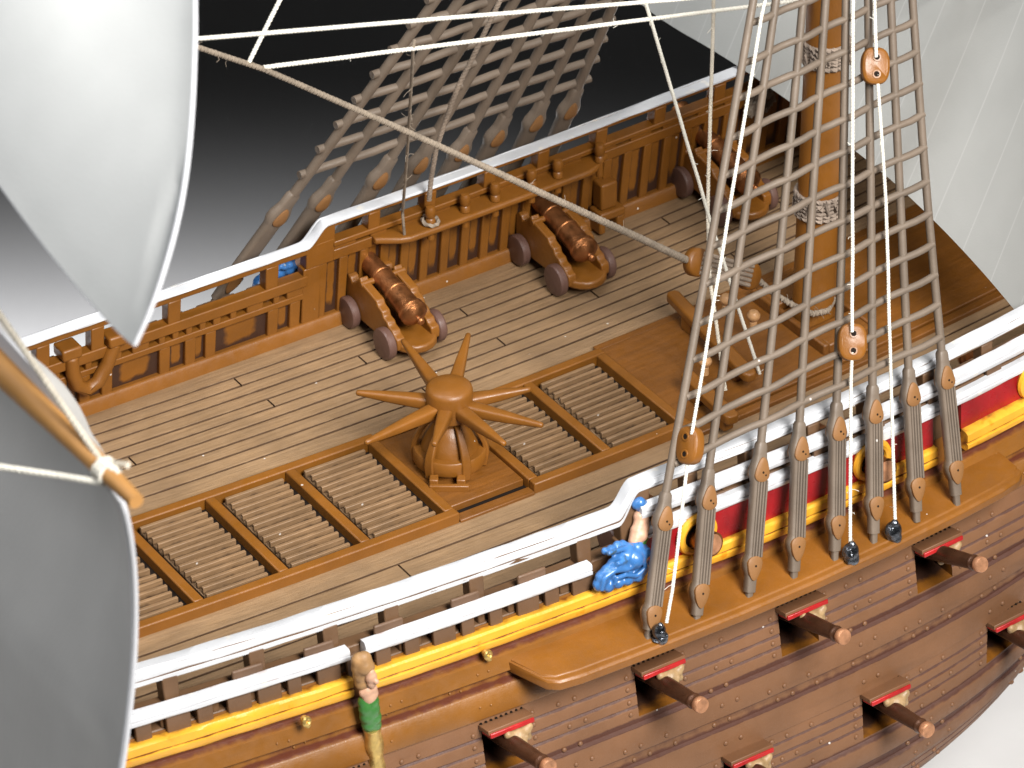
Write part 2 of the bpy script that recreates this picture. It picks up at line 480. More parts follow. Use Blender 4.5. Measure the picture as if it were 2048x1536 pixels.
LOWB, LOWP, HIGHB, HIGHP = [], [], [], []
x = -7.5; pat = [.20, .13, .70, .16, .15, .62]
i = 0
while x < .15:
    LOWB.append((x, x + .14)); w = pat[i % 6]; i += 1
    b = min(x + .14 + w, .22); LOWP.append((x + .14, b)); x = b
    if b >= .22: break
x = .22
while x < 8.8:
    HIGHB.append((x, x + .115)); HIGHP.append((x + .115, x + .285)); x += .285
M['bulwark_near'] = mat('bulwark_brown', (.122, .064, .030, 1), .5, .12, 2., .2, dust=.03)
for side in (1, -1): bulwark(side)


# ---- white cap rails, stepping up at the carved figures
def cap(side):
    mb = MB()

    def pr(x):
        z = captop(x); q = (z - 1.30) / .25; d = -.03 * q; th = .145 - .075 * q
        return [(3.045 + d, z - .026), (3.045 + d, z - .010), (3.06 + d, z), (3.175 + d, z + .004), (3.185 + d, z - .012), (3.20 + d, z - .014), (3.21 + d, z - .006), (3.238 + d, z - .018), (3.246 + d, z - .034), (3.243 + d, z - th * .52), (3.228 + d, z - th * .56), (3.228 + d, z - th * .62), (3.246 + d, z - th * .66), (3.246 + d, z - th), (3.22 + d, z - th - .006), (3.20 + d, z - .05)]
    n = 0; xs = [XA + .18 * i for i in range(int((STEP0 - XA) / .18))] + [STEP0 - .06 + .03 * i for i in range(14)]
    xl = xs[-1]; xs += [xl + .18 * i for i in range(1, int((9 - xl) / .18))]
    rings = []
    for x in xs:
        ring = []
        for j, (y, z) in enumerate(pr(x)):
            p = SP(x, y, z, side); q = .010
            p.z += q * noise.noise(Vector((x * 2.3, j * 1.7 + side * 9, 1))); p.y += q * noise.noise(Vector((x * 2.9, j * 2.1, 7 + side)))
            ring.append(p)
        rings.append(ring if side < 0 else ring[::-1])
    mb.loft(rings)
    part(mb, 'cap_rail', M['white'], bevel=.005, seg=1)


def moulding(side, x0, x1, z0, z1, name, m, yb=3.42, d=.085, ends=True):
    h = z1 - z0; mb = MB()

    def pr(x):
        y = yb - .10 * z0
        return [(y - .03, z0), (y + d * .75, z0 + .005), (y + d, z0 + .03 * h / .15), (y + d, z0 + h * .42), (y + d * .72, z0 + h * .46), (y + d * .72, z0 + h * .50), (y + d * .92, z0 + h * .55), (y + d * .86, z1 - .02), (y + d * .6, z1), (y - .03, z1)]
    n = max(3, int((x1 - x0) / .12)); rings = []; ws = []
    for i in range(n + 1):
        x = x0 + (x1 - x0) * i / n; ring = []; wr = []
        for j, (y, z) in enumerate(pr(x)):
            p = SP(x, y, z, side)
            p.z += .011 * noise.noise(Vector((x * 3.1, j * 1.9 + z0 * 9, side))); ring.append(p)
            wf = .55 if 'white' in name else 1.
            wr.append(wf * (.85 if j in (4, 5) else (.75 if j in (0, 9) else (.30 if j == 8 else 0.))))
        if side > 0: ring.reverse(); wr.reverse()
        rings.append(ring); ws.append(wr)
    mb.loft(rings, ws=ws)
    part(mb, name, m, bevel=.004, seg=1)


for side in (-1, 1):
    cap(side)
    q0, q1, q2, q3 = (.80, .945, 1.205, 1.37) if side < 0 else (.62, .755, .985, 1.125)
    moulding(side, XA, -3.30, q0, q1, 'white_rail', M['white'])
    moulding(side, -3.12, -.42, q0, q1, 'white_rail', M['white'])
    moulding(side, .24, 9, q2, q3, 'white_rail', M['white'], 3.40, .07)
    moulding(side, .24, 9, *((.965, 1.11) if side < 0 else (.80, .93)), 'white_rail', M['white'], 3.41, .08)
    moulding(side, XA, -3.30, .37, .605, 'yellow_rail', M['yellow'], 3.425, .09)
    moulding(side, -3.12, 4.12, .37, .605, 'yellow_rail', M['yellow'], 3.425, .09)
    moulding(side, 4.50, 9, .40, .64, 'yellow_rail', M['yellow'], 3.425, .14)
    mb = MB()
    for a, b in ((.10, 4.10), (4.50, 9)):
        mb.plank(side, a, b, 3.40, 3.45, .60, .97, .25, 0, 0., .1, .1)
    part(mb, 'red_band', M['red'])
    # brown posts between the rails
    r2 = random.Random(3)

    def post(*a):
        mb = MB(); mb.plank(*a); part(mb, 'rail_post', M['postbrown'], bevel=.01)
    for x in [-7.0 + .335 * k for k in range(21)]:
        if x < -.5: post(side, x, x + r2.choice((.15, .17, .26)), 3.40, 3.45, .58, .82, .3, 0, 0., .1, .1)
    for x in (-7.0, -6.1, -5.2, -4.25, -3.42, -2.72, -1.72, -.42):
        post(side, x - .075, x + .075, 3.28, 3.348, .93, 1.17, .2, 0, 0., .1, .1)
    for x in (.95, 1.72, 2.55, 3.30, 4.12, 4.95, 5.8, 6.6, 7.4):
        post(side, x - .075, x + .075, 3.28, 3.352, 1.36, 1.50, .2, 0, 0., .1, .1)
        post(side, x - .05, x + .16, 3.37, 3.42, 1.10, 1.22, .2, 0, 0., .1, .1)

# curved knees seen through the near rail
for x in (-4.55, -3.75, -2.95, -2.05, -1.25):
    mb = MB(); mb.strip(-1, x, x + .34, [(3.27, .88), (3.31, .88), (3.30, 1.03), (3.26, 1.03)], .1)
    part(mb, 'rail_bracket', M['postbrown'], bevel=.03, seg=3)

# ---- gun deck ring frames round the upper ports (near and far)
for side in (-1, 1):
    for xg in (.90, 3.22, 5.55):
        mb = MB()
        mb.ring((xg, side * (3.41 - Bp(xg)), .82 + Sh(xg)), (0, 1, 0), .205, .05, 28, 8)
        pr_ = part(mb, 'port_ring', M['yellow'])
        mb = MB(); mb.lathe([(.19, -.02), (.19, .02)], (xg, side * (3.40 - Bp(xg)), .82 + Sh(xg)), (0, 1, 0))  # solid dark disc painted in for the shaded port opening
        mb.build('port_shade_disc', M['dark'], pr_)

# ---- hull shell
YB = [(.62, 3.36), (.45, 3.40), (.24, 3.46), (-.33, 3.62), (-1., 3.77), (-1.9, 3.95), (-2.4, 4.02), (-2.8, 4.05), (-3.1, 4.02), (-3.5, 3.90), (-3.9, 3.62), (-4.25, 3.15), (-4.55, 2.4), (-4.75, 1.6), (-4.88, .8), (-4.92, .12)]


def yb(z):
    for (z1, y1), (z0, y0) in zip(YB, YB[1:]):
        if z0 <= z <= z1: return y0 + (y1 - y0) * (z - z0) / (z1 - z0)
    return .12


def HP(x, z, off, side):
    """point of the outer hull; the bow narrows and lifts"""
    y = yb(z) + off
    t = max(0., x - 2.6); lo = max(0., min(1., (-.9 - z) / 2.6))
    y = y * (1 - .0098 * lo * t * t) - Bp(x) - .0032 * t ** 3 * min(1, lo * 3)
    zz = z + Sh(x) + lo * lo * .018 * t * t
    return Vector((x, side * max(.06, y), zz))


def profile_upper():
    return [(.62, -.02, .3), (.36, -.02, .55), (.31, -.02, 1.), (.285, .02, .6), (.275, .055, 0), (.10, .055, 0), (.085, .04, 0), (.075, -.015, 1.1), (.04, -.015, .55), (.01, -.015, .5), (-.02, -.015, 1.1), (-.035, .04, .6), (-.05, .055, 0), (-.30, .055, 0), (-.325, .04, .2), (-.335, .0, .7)]


PORT_U = [(-1.93, -1.43), (-.04, .46), (1.83, 2.33), (3.70, 4.20), (5.57, 6.05), (-3.8, -3.3), (-5.67, -5.17)]
PORT_L = [(-.93 - 1.88 * 1, -.43 - 1.88), (-.93, -.43), (.95, 1.45), (2.83, 3.33), (4.71, 5.21)]
UZ = (-.42, -.985); LZ = (-1.86, -2.42)


def rows_lower():
    R = [(-.335, 0., .3)]

    def gr(z): R.extend([(z + .030, 0., .0), (z + .014, -.002, .75), (z, -.018, 1.15), (z - .014, -.002, .75), (z - .034, 0., .0)])
    R.append((UZ[0], 0., 0.)); gr(-.56); gr(-.72); gr(-.86); R.append((UZ[1], 0., .25))
    R += [(-1.02, -.005, 1.1), (-1.055, -.005, 1.2), (-1.075, .03, 1.), (-1.09, .03, .35), (-1.12, .036, 0.), (-1.34, .036, 0.), (-1.365, .03, .1), (-1.375, .01, 1.1), (-1.40, 0., .55), (-1.45, 0., .45), (-1.50, 0., 1.05), (-1.515, .03, 1.), (-1.535, .03, .1), (-1.57, .034, 0.), (-1.80, .034, 0.), (-1.825, .03, .1), (-1.835, 0., 1.), (LZ[0], 0., .2)]
    gr(-1.99); gr(-2.13); gr(-2.27); R.append((LZ[1], 0., .3))
    R += [(-2.46, 0., 1.1), (-2.49, .03, .8), (-2.53, .04, 0.), (-2.71, .04, 0.), (-2.74, .03, .2), (-2.76, 0., .9), (-2.86, 0., 1.), (-2.88, .03, .7), (-2.92, .04, 0.), (-3.08, .04, 0.), (-3.11, .0, .9)]
    for z in (-3.24, -3.38, -3.52, -3.66, -3.8, -3.94, -4.08, -4.22, -4.36): gr(z)
    R += [(-4.5, 0, 0), (-4.62, 0, 0), (-4.75, 0, 0), (-4.88, 0, 0), (-4.92, 0, 0)]
    return R


def hullside(side):
    mb = MB(); pr = profile_upper(); n = 60
    rings = []; ws = []
    for i in range(n + 1):
        x = XA + (XB - XA) * i / n
        rings.append([HP(x, z, o, side) for z, o, w in pr]); ws.append([w for z, o, w in pr])
    mb.loft(rings, False, False, ws=ws)
    # nail heads on the strakes
    rn = random.Random(8)
    for zz in (.17, .03, -.18):
        x = -5.6 + rn.random()
        while x < 6:
            for d in (0, .13):
                p = HP(x + d, zz + rn.uniform(-.02, .02) * (1 if d else 0), .055 if zz != .03 else -.012, side); mb.ball(p, .017, 8)
            x += rn.uniform(.8, 1.3)
    part(mb, 'upper_wales', M['ochre_wale'])
    mb = MB(); R = rows_lower()
    xs = set([round(XA + .3 * k, 3) for k in range(int((XB - XA) / .3) + 1)])
    xs = [x for x in xs if not any(abs(x - q) < .06 for p in PORT_U + PORT_L for q in p)] + [q for p in PORT_U + PORT_L for q in p]
    xs = sorted(set(xs))
    V = [[mb.v(HP(x, z, o, side), w) for z, o, w in R] for x in xs]

    def inside(x0, x1, z1, z0):
        xm = (x0 + x1) / 2; zm = (z0 + z1) / 2
        for P_, Z in ((PORT_U, UZ), (PORT_L, LZ)):
            for a, b in P_:
                if a < xm < b and Z[1] < zm < Z[0]: return True
        return False
    for i in range(len(xs) - 1):
        for j in range(len(R) - 1):
            if inside(xs[i], xs[i + 1], R[j][0], R[j + 1][0]): continue
            mb.f([V[i][j], V[i + 1][j], V[i + 1][j + 1], V[i][j + 1]])
    # nail heads
    def nail(x, z, off):
        for P_, Z in ((PORT_U, UZ), (PORT_L, LZ)):
            for a, b in P_:
                if a - .04 < x < b + .04 and Z[1] - .03 < z < Z[0] + .03: return
        mb.ball(HP(x, z, off, side), .030, 10, 0, (1, .75, 1))
    for a, b in PORT_U:
        for z in (-.50, -.64, -.79, -.93):
            nail(a - .10, z, 0); nail(b + .12, z + .02, 0)
        for xx in (a - .95, a - .75):
            for q, z in enumerate((-.50, -.79, -1.03, -1.22, -1.44, -1.68)): nail(xx + .10 * (q % 2), z, .036 if z in (-1.22, -1.68) else 0.)
    for a, b in PORT_L:
        for z in (-1.93, -2.07, -2.21, -2.35):
            nail(a - .10, z, 0); nail(b + .14, z, 0)
        for xx in (a - .7, a + .65, a + .85):
            for q, z in enumerate((-1.30, -1.46, -1.93, -2.20, -2.40, -2.62, -2.81, -3.0, -3.3, -3.45)): nail(xx + .12 * (q % 2), z, .036 if z in (-1.30, -2.62, -3.0) else 0.)
    part(mb, 'hull_planking', M['brown'])
    # port linings
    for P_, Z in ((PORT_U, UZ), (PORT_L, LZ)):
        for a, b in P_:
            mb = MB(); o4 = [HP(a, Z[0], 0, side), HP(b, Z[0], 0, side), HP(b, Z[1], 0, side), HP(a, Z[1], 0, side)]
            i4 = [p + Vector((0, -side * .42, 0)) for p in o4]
            vo = [mb.v(p, .25) for p in o4]; vi = [mb.v(p, 1.6) for p in i4]  # inner corners and back painted dark for the shade inside the port
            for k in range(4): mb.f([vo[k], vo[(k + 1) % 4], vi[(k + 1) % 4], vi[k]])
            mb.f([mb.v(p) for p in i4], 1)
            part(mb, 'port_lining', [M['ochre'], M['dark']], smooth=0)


M['ochre_wale'] = mat('ochre_wale', (.20, .078, .012, 1), .42, .14, 1.2, .25, 60., dust=.05, wash=(.085, .020, .010), streak=.15)
for side in (-1, 1): hullside(side)
mb = MB(); mb.box(XA + .1, 9.3, -.07, .07, -5.1, -4.7)
part(mb, 'keel', M['brown'])
mb = MB()
for xe in (XA, 9.15):
    rr = [HP(xe, z, 0, -1) for z, y in YB] + [HP(xe, z, 0, 1) for z, y in YB[::-1]]
    mb.f([mb.v(p) for p in rr])
part(mb, 'hull_end', M['brown'], smooth=0)
mb = MB()
for k in range(14):
    y0 = -3.0 + k * .43; mb.box(8.2, 8.3, y0, y0 + .41, .5, 1.55)
mb.box(8.17, 8.33, -3.05, 3.05, 1.5, 1.72); mb.box(8.18, 8.32, -3.05, 3.05, .4, .55)
part(mb, 'fore_bulkhead', M['ochre_wood'], bevel=.012)
# display stand
mb = MB()
for x in (-4., 5.):
    mb.lathe([(.9, 0), (.9, .15), (.35, .4), (.22, .9), (.3, 1.5), (.45, 1.75)], (x, 0, TBZ), (0, 0, 1))
stand = mb.build('display_stand', M['ochre'], origin=Vector((0, 0, TBZ)))
tag(stand, 'two turned pedestals under the keel of the ship model', 'stand')

# ---- channel board with its moulded edge
for side in (-1, 1):
    mb = MB()
    xs = [-1.52, -1.36, -1.25, -1.0, -.5, 0, 1, 2, 3, 4, 4.6, 4.86, 4.97]
    ow = [3.50, 3.98, 4.06, 4.09, 4.10, 4.11, 4.12, 4.11, 4.09, 4.05, 4.02, 3.98, 3.90]
    rings = []
    for x, o in zip(xs, ow):
        q = Sh(x) * .8; i_ = 3.42
        o_ = o - Bp(x) * .5
        rings.append([Vector((x, side * i_, q + .23)), Vector((x, side * (o_ - .10), q + .205)), Vector((x, side * (o_ - .085), q + .19)), Vector((x, side * (o_ - .03), q + .19)), Vector((x, side * o_, q + .165)), Vector((x, side * o_, q + .075)), Vector((x, side * (o_ - .04), q + .06)), Vector((x, side * i_, q + .07))])
    mb.loft(rings)
    part(mb, 'channel_board', M['ochre'], bevel=.018, seg=3)


# ---- gun port lids
def blob(mb, c, r, sc=(1, 1, 1)): mb.ball(c, r, 10, 0, sc)


def remesh(o, v=.014):
    m = o.modifiers.new('remesh', 'REMESH'); m.mode = 'VOXEL'; m.voxel_size = v; m.use_smooth_shade = True
    s = o.modifiers.new('smooth', 'SMOOTH'); s.iterations = 7; s.factor = .55


lion_mesh = None
TL = -.22


def lid(a, b, z, side=-1, tilt=0.):
    global lion_mesh
    base = HP((a + b) / 2, z, 0, side); hw = (b - a) / 2 + .03
    mb = MB(); d = .20
    up = Vector((0, 0, 1)); out = Vector((0, side, 0))
    slope = (Sh(b) - Sh(a)) / (b - a); al = Vector((1, 0, slope)).normalized()
    dirn = (out * math.cos(TL) - up * math.sin(TL)); nr = Vector((0, side * math.sin(TL), math.cos(TL)))
    q = [base - al * hw + nr * .03, base + al * hw + nr * .03, base + al * hw + dirn * d + nr * .03, base - al * hw + dirn * d + nr * .03]
    mb.hexa([p - nr * .055 for p in q] + q)
    o = part(mb, 'port_lid', M['brown'], bevel=.008)
    mb = MB()
    q = [base - al * (hw - .01) + dirn * .04 - nr * .03, base + al * (hw - .01) + dirn * .04 - nr * .03, base + al * (hw - .01) + dirn * (d + .022) - nr * .03, base - al * (hw - .01) + dirn * (d + .022) - nr * .03]
    mb.hexa([p - nr * .026 for p in q] + [p + nr * .030 if k > 1 else p for k, p in enumerate(q)])
    mb.build('lid_lining', M['red_bright'], o, bevel=.01)
    mb = MB(); cc = base + dirn * (d * .95) - nr * .155 + al * .07
    for dx, dy, dz, r in ((0, 0, 0, .10), (.09, .01, .03, .07), (-.09, .01, .03, .07), (0, side * .06, -.03, .06), (.05, side * .07, .015, .035), (-.05, side * .07, .015, .035), (.13, 0, .07, .05), (-.13, 0, .07, .05), (.03, side * .09, -.045, .03), (-.03, side * .09, -.045, .03), (.11, side * .02, -.04, .045), (-.11, side * .02, -.04, .045)):
        blob(mb, cc + al * dx + Vector((0, dy, dz)), r)
    h = mb.build('lion_head', M['lion'], o); remesh(h)
    # hinge beads
    mb = MB()
    for k in range(9): mb.ball(base + al * (-hw + (k + .5) * hw * 2 / 9) + nr * .035 + out * .01, .017, 6)
    mb.build('hinge', M['dark'], o)


M['red_bright'] = mat('red_lid_paint', (.36, .014, .014, 1), .35, .2, 4., .3, 30.)
for a, b in PORT_U[:5] + PORT_U[5:6]: lid(a, b, UZ[0])
for a, b in PORT_L: lid(a, b, LZ[0])

# ---- pin rail inside the far bulwark
mb = MB()
n = 26; rings = []
for i in range(n + 1):
    t = i / n; x = .93 + (4.18 - .93) * t
    e = min(1., min(t, 1 - t) * n * .30 + .25) if i in (0, 1, 2, n - 2, n - 1, n) else 1.
    yi_ = 3.10; yn = yi_ - .27 * min(1., e)
    z = 1.03
    rings.append([SP(x, yi_ + .03, z, 1), SP(x, yi_ + .03, z + .085, 1), SP(x, yn + .02, z + .085, 1), SP(x, yn, z + .06, 1), SP(x, yn, z + .02, 1), SP(x, yn + .02, z, 1)])
mb.loft(rings)
part(mb, 'pin_rail', M['ochre'], bevel=.012)
# small fittings on the inner bulwark: a knighthead bracket and the curved fairlead at the after end
mb = MB()
mb.box(4.10, 4.34, 3.0, 3.2, .42, .78); mb.box(4.05, 4.42, 2.94, 3.2, .30, .42); mb.box(4.05, 4.14, 2.95, 3.2, .12, .32); mb.box(4.30, 4.42, 2.95, 3.2, .12, .32)
part(mb, 'cleat_bracket', M['ochre'], bevel=.03, seg=3)
mb = MB()
u0 = [(118, 715), (150, 735), (157, 760), (170, 785), (200, 765), (225, 720), (233, 680)]
path = [SP(OY(u, v, 3.05).x, 3.13, OY(u, v, 3.05).z, 1) for u, v in ((140, 718), (143, 750), (152, 775), (172, 785), (195, 768), (215, 730), (228, 690))]
mb.tube(path, .085, 10)
mb.box(path[0].x - .13, path[0].x + .12, 2.95, 3.2, path[0].z - .02, path[0].z + .13)
mb.box(path[-1].x - .10, path[-1].x + .14, 2.95, 3.2, path[-1].z - .02, path[-1].z + .12)
part(mb, 'curved_fairlead', M['ochre'], bevel=.03, seg=3)


# ------------------------------------------------------------------ gratings lying in the hatches
def grating(x0, x1, label):
    xm = (x0 + x1) / 2; base = Vector((xm, 0, Sh(xm)))
    o = thing('hatch_grating', base, label, 'grating', 'gratings in the deck hatch')
    mb = MB(); k = 13; y = .71
    for i in range(k):
        yy = y - i * (1.42 / (k - 1)); jig = random.uniform(-.012, .012)
        flat(mb, x0 + .085 + jig, x1 - .085 + jig, yy - .021, yy + .021, -.004, .104 + random.uniform(-.006, .006), .95)  # slats get darker toward the foot
    mb.build('slats', M['grating'], o, bevel=.007, seg=2)
    mb = MB(); m = int((x1 - x0 - .2) / .080)
    for i in range(m + 1):
        xx = x0 + .11 + i * (x1 - x0 - .22) / m
        flat(mb, xx - .024, xx + .024, -.76, .76, -.012, .020)
    mb.build('cross_bars', M['grating'], o, bevel=.006, seg=1)


gl = ['tan slatted hatch grating half covered by the edge of the dark sail', 'tan slatted grating third from the capstan on its sail side', 'tan slatted grating second from the capstan on the sail side', 'tan slatted grating just behind the capstan on its sail side', 'tan slatted grating under the capstan bars on the mast side', 'tan slatted grating farthest toward the mast, next to the plank apron']
cells = [(-4.69, -3.65), (-3.65, -2.61), (-2.61, -1.59), (-1.59, -.52), (.58, 1.56), (1.56, 2.58)]
for (a, b), l in zip(cells, gl): grating(a + .06, b - .06, l)

# ------------------------------------------------------------------ capstan
cap_o = thing('capstan', (0, 0, .075), 'ochre capstan with eight tapered bars standing between the deck gratings', 'capstan')
ROT = -YW - .05
mb = MB(); mb.lathe([(.20, .93 - .20), (.255, .75), (.262, .79), (.262, 1.06), (.25, 1.10), (.215, 1.125), (.10, 1.14), (.0, 1.142)], (0, 0, 0), (0, 0, 1), 40)
hd = mb.build('drumhead', M['ochre'], cap_o, smooth=50)
mb = MB(); mb.lathe([(.20, .08), (.20, .30), (.15, .42), (.145, .60), (.17, .66), (.175, .70), (.15, .74), (.20, .78)], (0, 0, 0), (0, 0, 1), 32)
mb.lathe([(.33, .27), (.325, .34), (.30, .42), (.24, .54), (.165, .66), (.14, .67)], (0, 0, 0), (0, 0, 1), 32)
mb.lathe([(.168, .50), (.176, .54), (.168, .58)], (0, 0, 0), (0, 0, 1), 32)
mb.build('barrel', M['ochre'], cap_o)
mb = MB(); mb.lathe([(.325, .17), (.405, .17), (.412, .185), (.412, .325), (.40, .34), (.325, .34), (.315, .30), (.315, .20), (.325, .17)], (0, 0, 0), (0, 0, 1), 44)
mb.lathe([(.33, .06), (.33, .25), (.30, .27), (.15, .29)], (0, 0, 0), (0, 0, 1), 36)
mb.build('pawl_ring', M['ochre'], cap_o, smooth=50)
for k in range(6):
    a = ROT + k * PI / 3
    mb = MB(); dx = Vector((math.cos(a), math.sin(a), 0)); tx = Vector((-math.sin(a), math.cos(a), 0))
    pr = [(.40, .09, .055), (.425, .28, .056), (.405, .40, .052), (.335, .54, .045), (.25, .66, .036), (.19, .70, .032)]
    rings = []
    for r, z, w in pr:
        c = dx * r + Vector((0, 0, z)); rings.append([c - tx * w - dx * .05, c + tx * w - dx * .05, c + tx * w + dx * .012, c - tx * w + dx * .012])
    mb.loft(rings); mb.build('whelp', M['ochre'], cap_o, bevel=.014, seg=2)
fd = -HZ
mb = MB(); c = fd * .52 + Vector((0, 0, .11))
q = [c - RT * .22 - fd * .03, c + RT * .22 - fd * .03, c + RT * .22 + fd * .03, c - RT * .22 + fd * .03]
mb.hexa([p - ZZ * .04 for p in q] + [p + ZZ * .045 for p in q])
for s in (-.17, .13):
    c = fd * .43 + RT * s + Vector((0, 0, .14)); q = [c - RT * .05 - fd * .05, c + RT * .05 - fd * .05, c + RT * .05 + fd * .07, c - RT * .05 + fd * .07]
    mb.hexa([p - ZZ * .07 for p in q] + [p + ZZ * .06 for p in q])
mb.build('pawl_bar', M['ochre'], cap_o, bevel=.014)
tips = [((712, 785), .955), ((730, 886), .95), ((868, 890), .95), ((1010, 889), .95), ((1086, 851), .945), ((1062, 778), .96), ((937, 668), .97), ((805, 680), .97)]
for (u, v), z in tips:
    t = OZ(u, v, z); a = math.atan2(t.y, t.x); r0 = Vector((math.cos(a) * .20, math.sin(a) * .20, .885)); d = (t - r0); L_ = d.length; d.normalize()
    sx = d.cross(ZZ).normalized(); sz = sx.cross(d).normalized()
    rings = []
    for s, w, h in ((0, .085, .075), (.12, .083, .073), (.55, .058, .055), (.93, .034, .034), (.985, .03, .03), (1., .016, .016)):
        c = r0 + d * (L_ * s); ring = []
        for k in range(12):
            th = 2 * PI * k / 12 + PI / 12; cs, sn = math.cos(th), math.sin(th)
            e = .45 if s < .9 else .8
            ring.append(c + sx * (w * math.copysign(abs(cs) ** e, cs)) + sz * (h * math.copysign(abs(sn) ** e, sn)))
        rings.append(ring)
    mb = MB(); mb.loft(rings); mb.build('capstan_bar', M['ochre'], cap_o, smooth=55)

# ------------------------------------------------------------------ cannons
can = thing('deck_cannon', (0, 0, 0), 'copper cannon', 'cannon', 'copper cannons on wooden carriages')


def can_build(o):
    # local frame: muzzle toward +y, x across, breech near y=-.45 ; y=0 at the middle of the carriage
    mb = MB(); rings = []
    for z in (.13, .235):
        ring = []
        for k in range(9):
            a = PI + PI * k / 8; ring.append(Vector((.275 * math.cos(a), -.40 + .27 * math.sin(a), z)))
        ring += [Vector((.275, .55, z)), Vector((-.275, .55, z))]
        rings.append(ring)
    mb.loft(rings); mb.build('carriage_bed', M['ochre'], o, bevel=.03, seg=3)
    prof = [(.62, .16), (.62, .60), (.56, .66), (.50, .64), (.47, .58), (.40, .62), (.30, .74), (.26, .68), (-.06, .615), (-.09, .56), (-.18, .53), (-.21, .465), (-.29, .445), (-.32, .40), (-.40, .38), (-.43, .335), (-.50, .315), (-.52, .25), (-.51, .16)]
    for s in (-1, 1):
        mb = MB(); xa, xb = s * .175, s * .29
        mb.loft([[Vector((x_, y_, z_)) for y_, z_ in prof] for x_ in (xa, xb)])
        mb.build('cheek', M['ochre'], o, bevel=.018, seg=3)
        for y_ in (.47, -.33):
            mb = MB(); mb.lathe([(.0, -.055), (.176, -.055), (.193, -.04), (.197, -.01), (.197, .03), (.185, .05), (.17, .055), (.0, .05)], (s * .345, y_, .197), (s, 0, 0), 30)
            mb.build('wheel', M['wheel'], o, smooth=30)
    for y_ in (.47, -.33):
        mb = MB(); mb.tube([(-.30, y_, .187), (.30, y_, .187)], .05, 10); mb.build('axle', M['ochre'], o)
    d = Vector((0, 1, .20)).normalized()
    b0 = Vector((0, -.44, .53))
    pr = [(.0, -.16), (.03, -.155), (.042, -.13), (.03, -.10), (.035, -.08), (.09, -.055), (.125, -.02), (.148, .0), (.152, .03), (.135, .045), (.138, .06), (.148, .07), (.146, .10), (.128, .12), (.126, .40), (.133, .41), (.133, .435), (.118, .445), (.114, .72), (.122, .73), (.122, .76), (.110, .77), (.100, 1.10), (.118, 1.13), (.122, 1.36), (.105, 1.40), (.122, 1.46), (.125, 1.50), (.07, 1.50)]
    mb = MB(); mb.lathe([(r_ * 1.12, h_) for r_, h_ in pr], b0, d, 32); mb.build('barrel', M['copper'], o, smooth=35)
    mb = MB(); mb.lathe([(.0, 1.502), (.117, 1.502), (.117, 1.508), (.0, 1.51)], b0, d, 32); mb.build('muzzle_face', M['muzzle'], o)
    mb = MB(); mb.tube([(-.30, .27, .66), (.30, .27, .66)], .04, 10); mb.build('trunnion', M['ochre'], o)


can_build(can)
spots = [(.93, 2.62, 0, 'copper cannon on its ochre carriage nearest the capstan, at the far bulwark'), (3.30, 2.60, 0, 'middle copper cannon of the far row, beneath the thick grey-brown stay'), (5.68, 2.60, 0, 'copper cannon at the far bulwark half hidden by the near shroud net'),
         (.92, -2.62, PI, 'copper cannon poking its round muzzle out between the first and third lanyards'), (3.22, -2.62, PI, 'copper cannon with its muzzle out beside the sixth lanyard above the channel board'), (5.55, -2.62, PI, 'copper cannon in the yellow ringed port farthest along the red band')]
for i, (x, y, rz, l) in enumerate(spots):
    o = can if i == 0 else copy_tree(can)
    o.location = (x, y, Sh(x)); o.rotation_euler = (0, 0, rz); o['label'] = l


def hullgun(p0, p1, label):
    o = thing('hull_gun', p0, label, 'gun', 'guns run out of the hull ports')
    d = (p1 - p0); L_ = d.length
    mb = MB(); mb.lathe([(.0, 0), (.100, 0), (.093, L_ * .5), (.080, L_ - .17), (.088, L_ - .165), (.09, L_ - .15), (.083, L_ - .135), (.076, L_ - .125), (.076, L_ - .085)], p0, d, 28)
    mb.build('barrel', M['bronze'], o, smooth=35)
    mb = MB(); mb.lathe([(.076, L_ - .085), (.085, L_ - .075), (.089, L_ - .045), (.087, L_ - .01), (.080, L_), (.0, L_ + .002)], p0, d, 28)
    mb.lathe([(.083, L_ - .166), (.087, L_ - .155), (.083, L_ - .144)], p0, d, 28)
    mb.build('muzzle', M['muzzle'], o, smooth=35)


names_u = ['dark gun in the lowest corner port left of the channel board', 'dark bronze gun under the left end of the channel board, beneath the first lanyard', 'dark bronze gun in the middle of the row under the channel board', 'dark bronze gun under the right end of the channel board', 'dark bronze gun in the port beyond the right end of the channel board']
for (a, b), l, tip in zip(PORT_U[:5], names_u, (None, (1405, 1412), (1690, 1275), (1965, 1130), None)):
    xm = (a + b) / 2 - .02
    p0 = HP(xm, -.60, -.30, -1); p0 = Vector((xm - .02, p0.y, -.66 + Sh(xm)))
    p1 = OX(tip[0], tip[1], xm) if tip else Vector((xm, -4.52, -.42 + Sh(xm)))
    hullgun(p0, p1, l)
names_l = ['dark gun in the lower port hidden beneath the frame', 'dark gun in the lower port under the cropped red lid', 'dark gun of the lower row under the red lid cut by the bottom edge', 'dark bronze gun of the lower row, nearest the hull edge at bottom', 'dark gun of the lower row half cut by the right picture edge']
for (a, b), l, tip in zip(PORT_L, names_l, (None, None, None, (1858, 1462), None)):
    xm = (a + b) / 2
    if a < 0: continue
    p0 = HP(xm, -2.05, -.30, -1); p0.z = -2.10 + Sh(xm)
    p1 = OX(tip[0], tip[1], xm) if tip else Vector((xm, -4.80, -1.86 + Sh(xm)))
    hullgun(p0, p1, l)

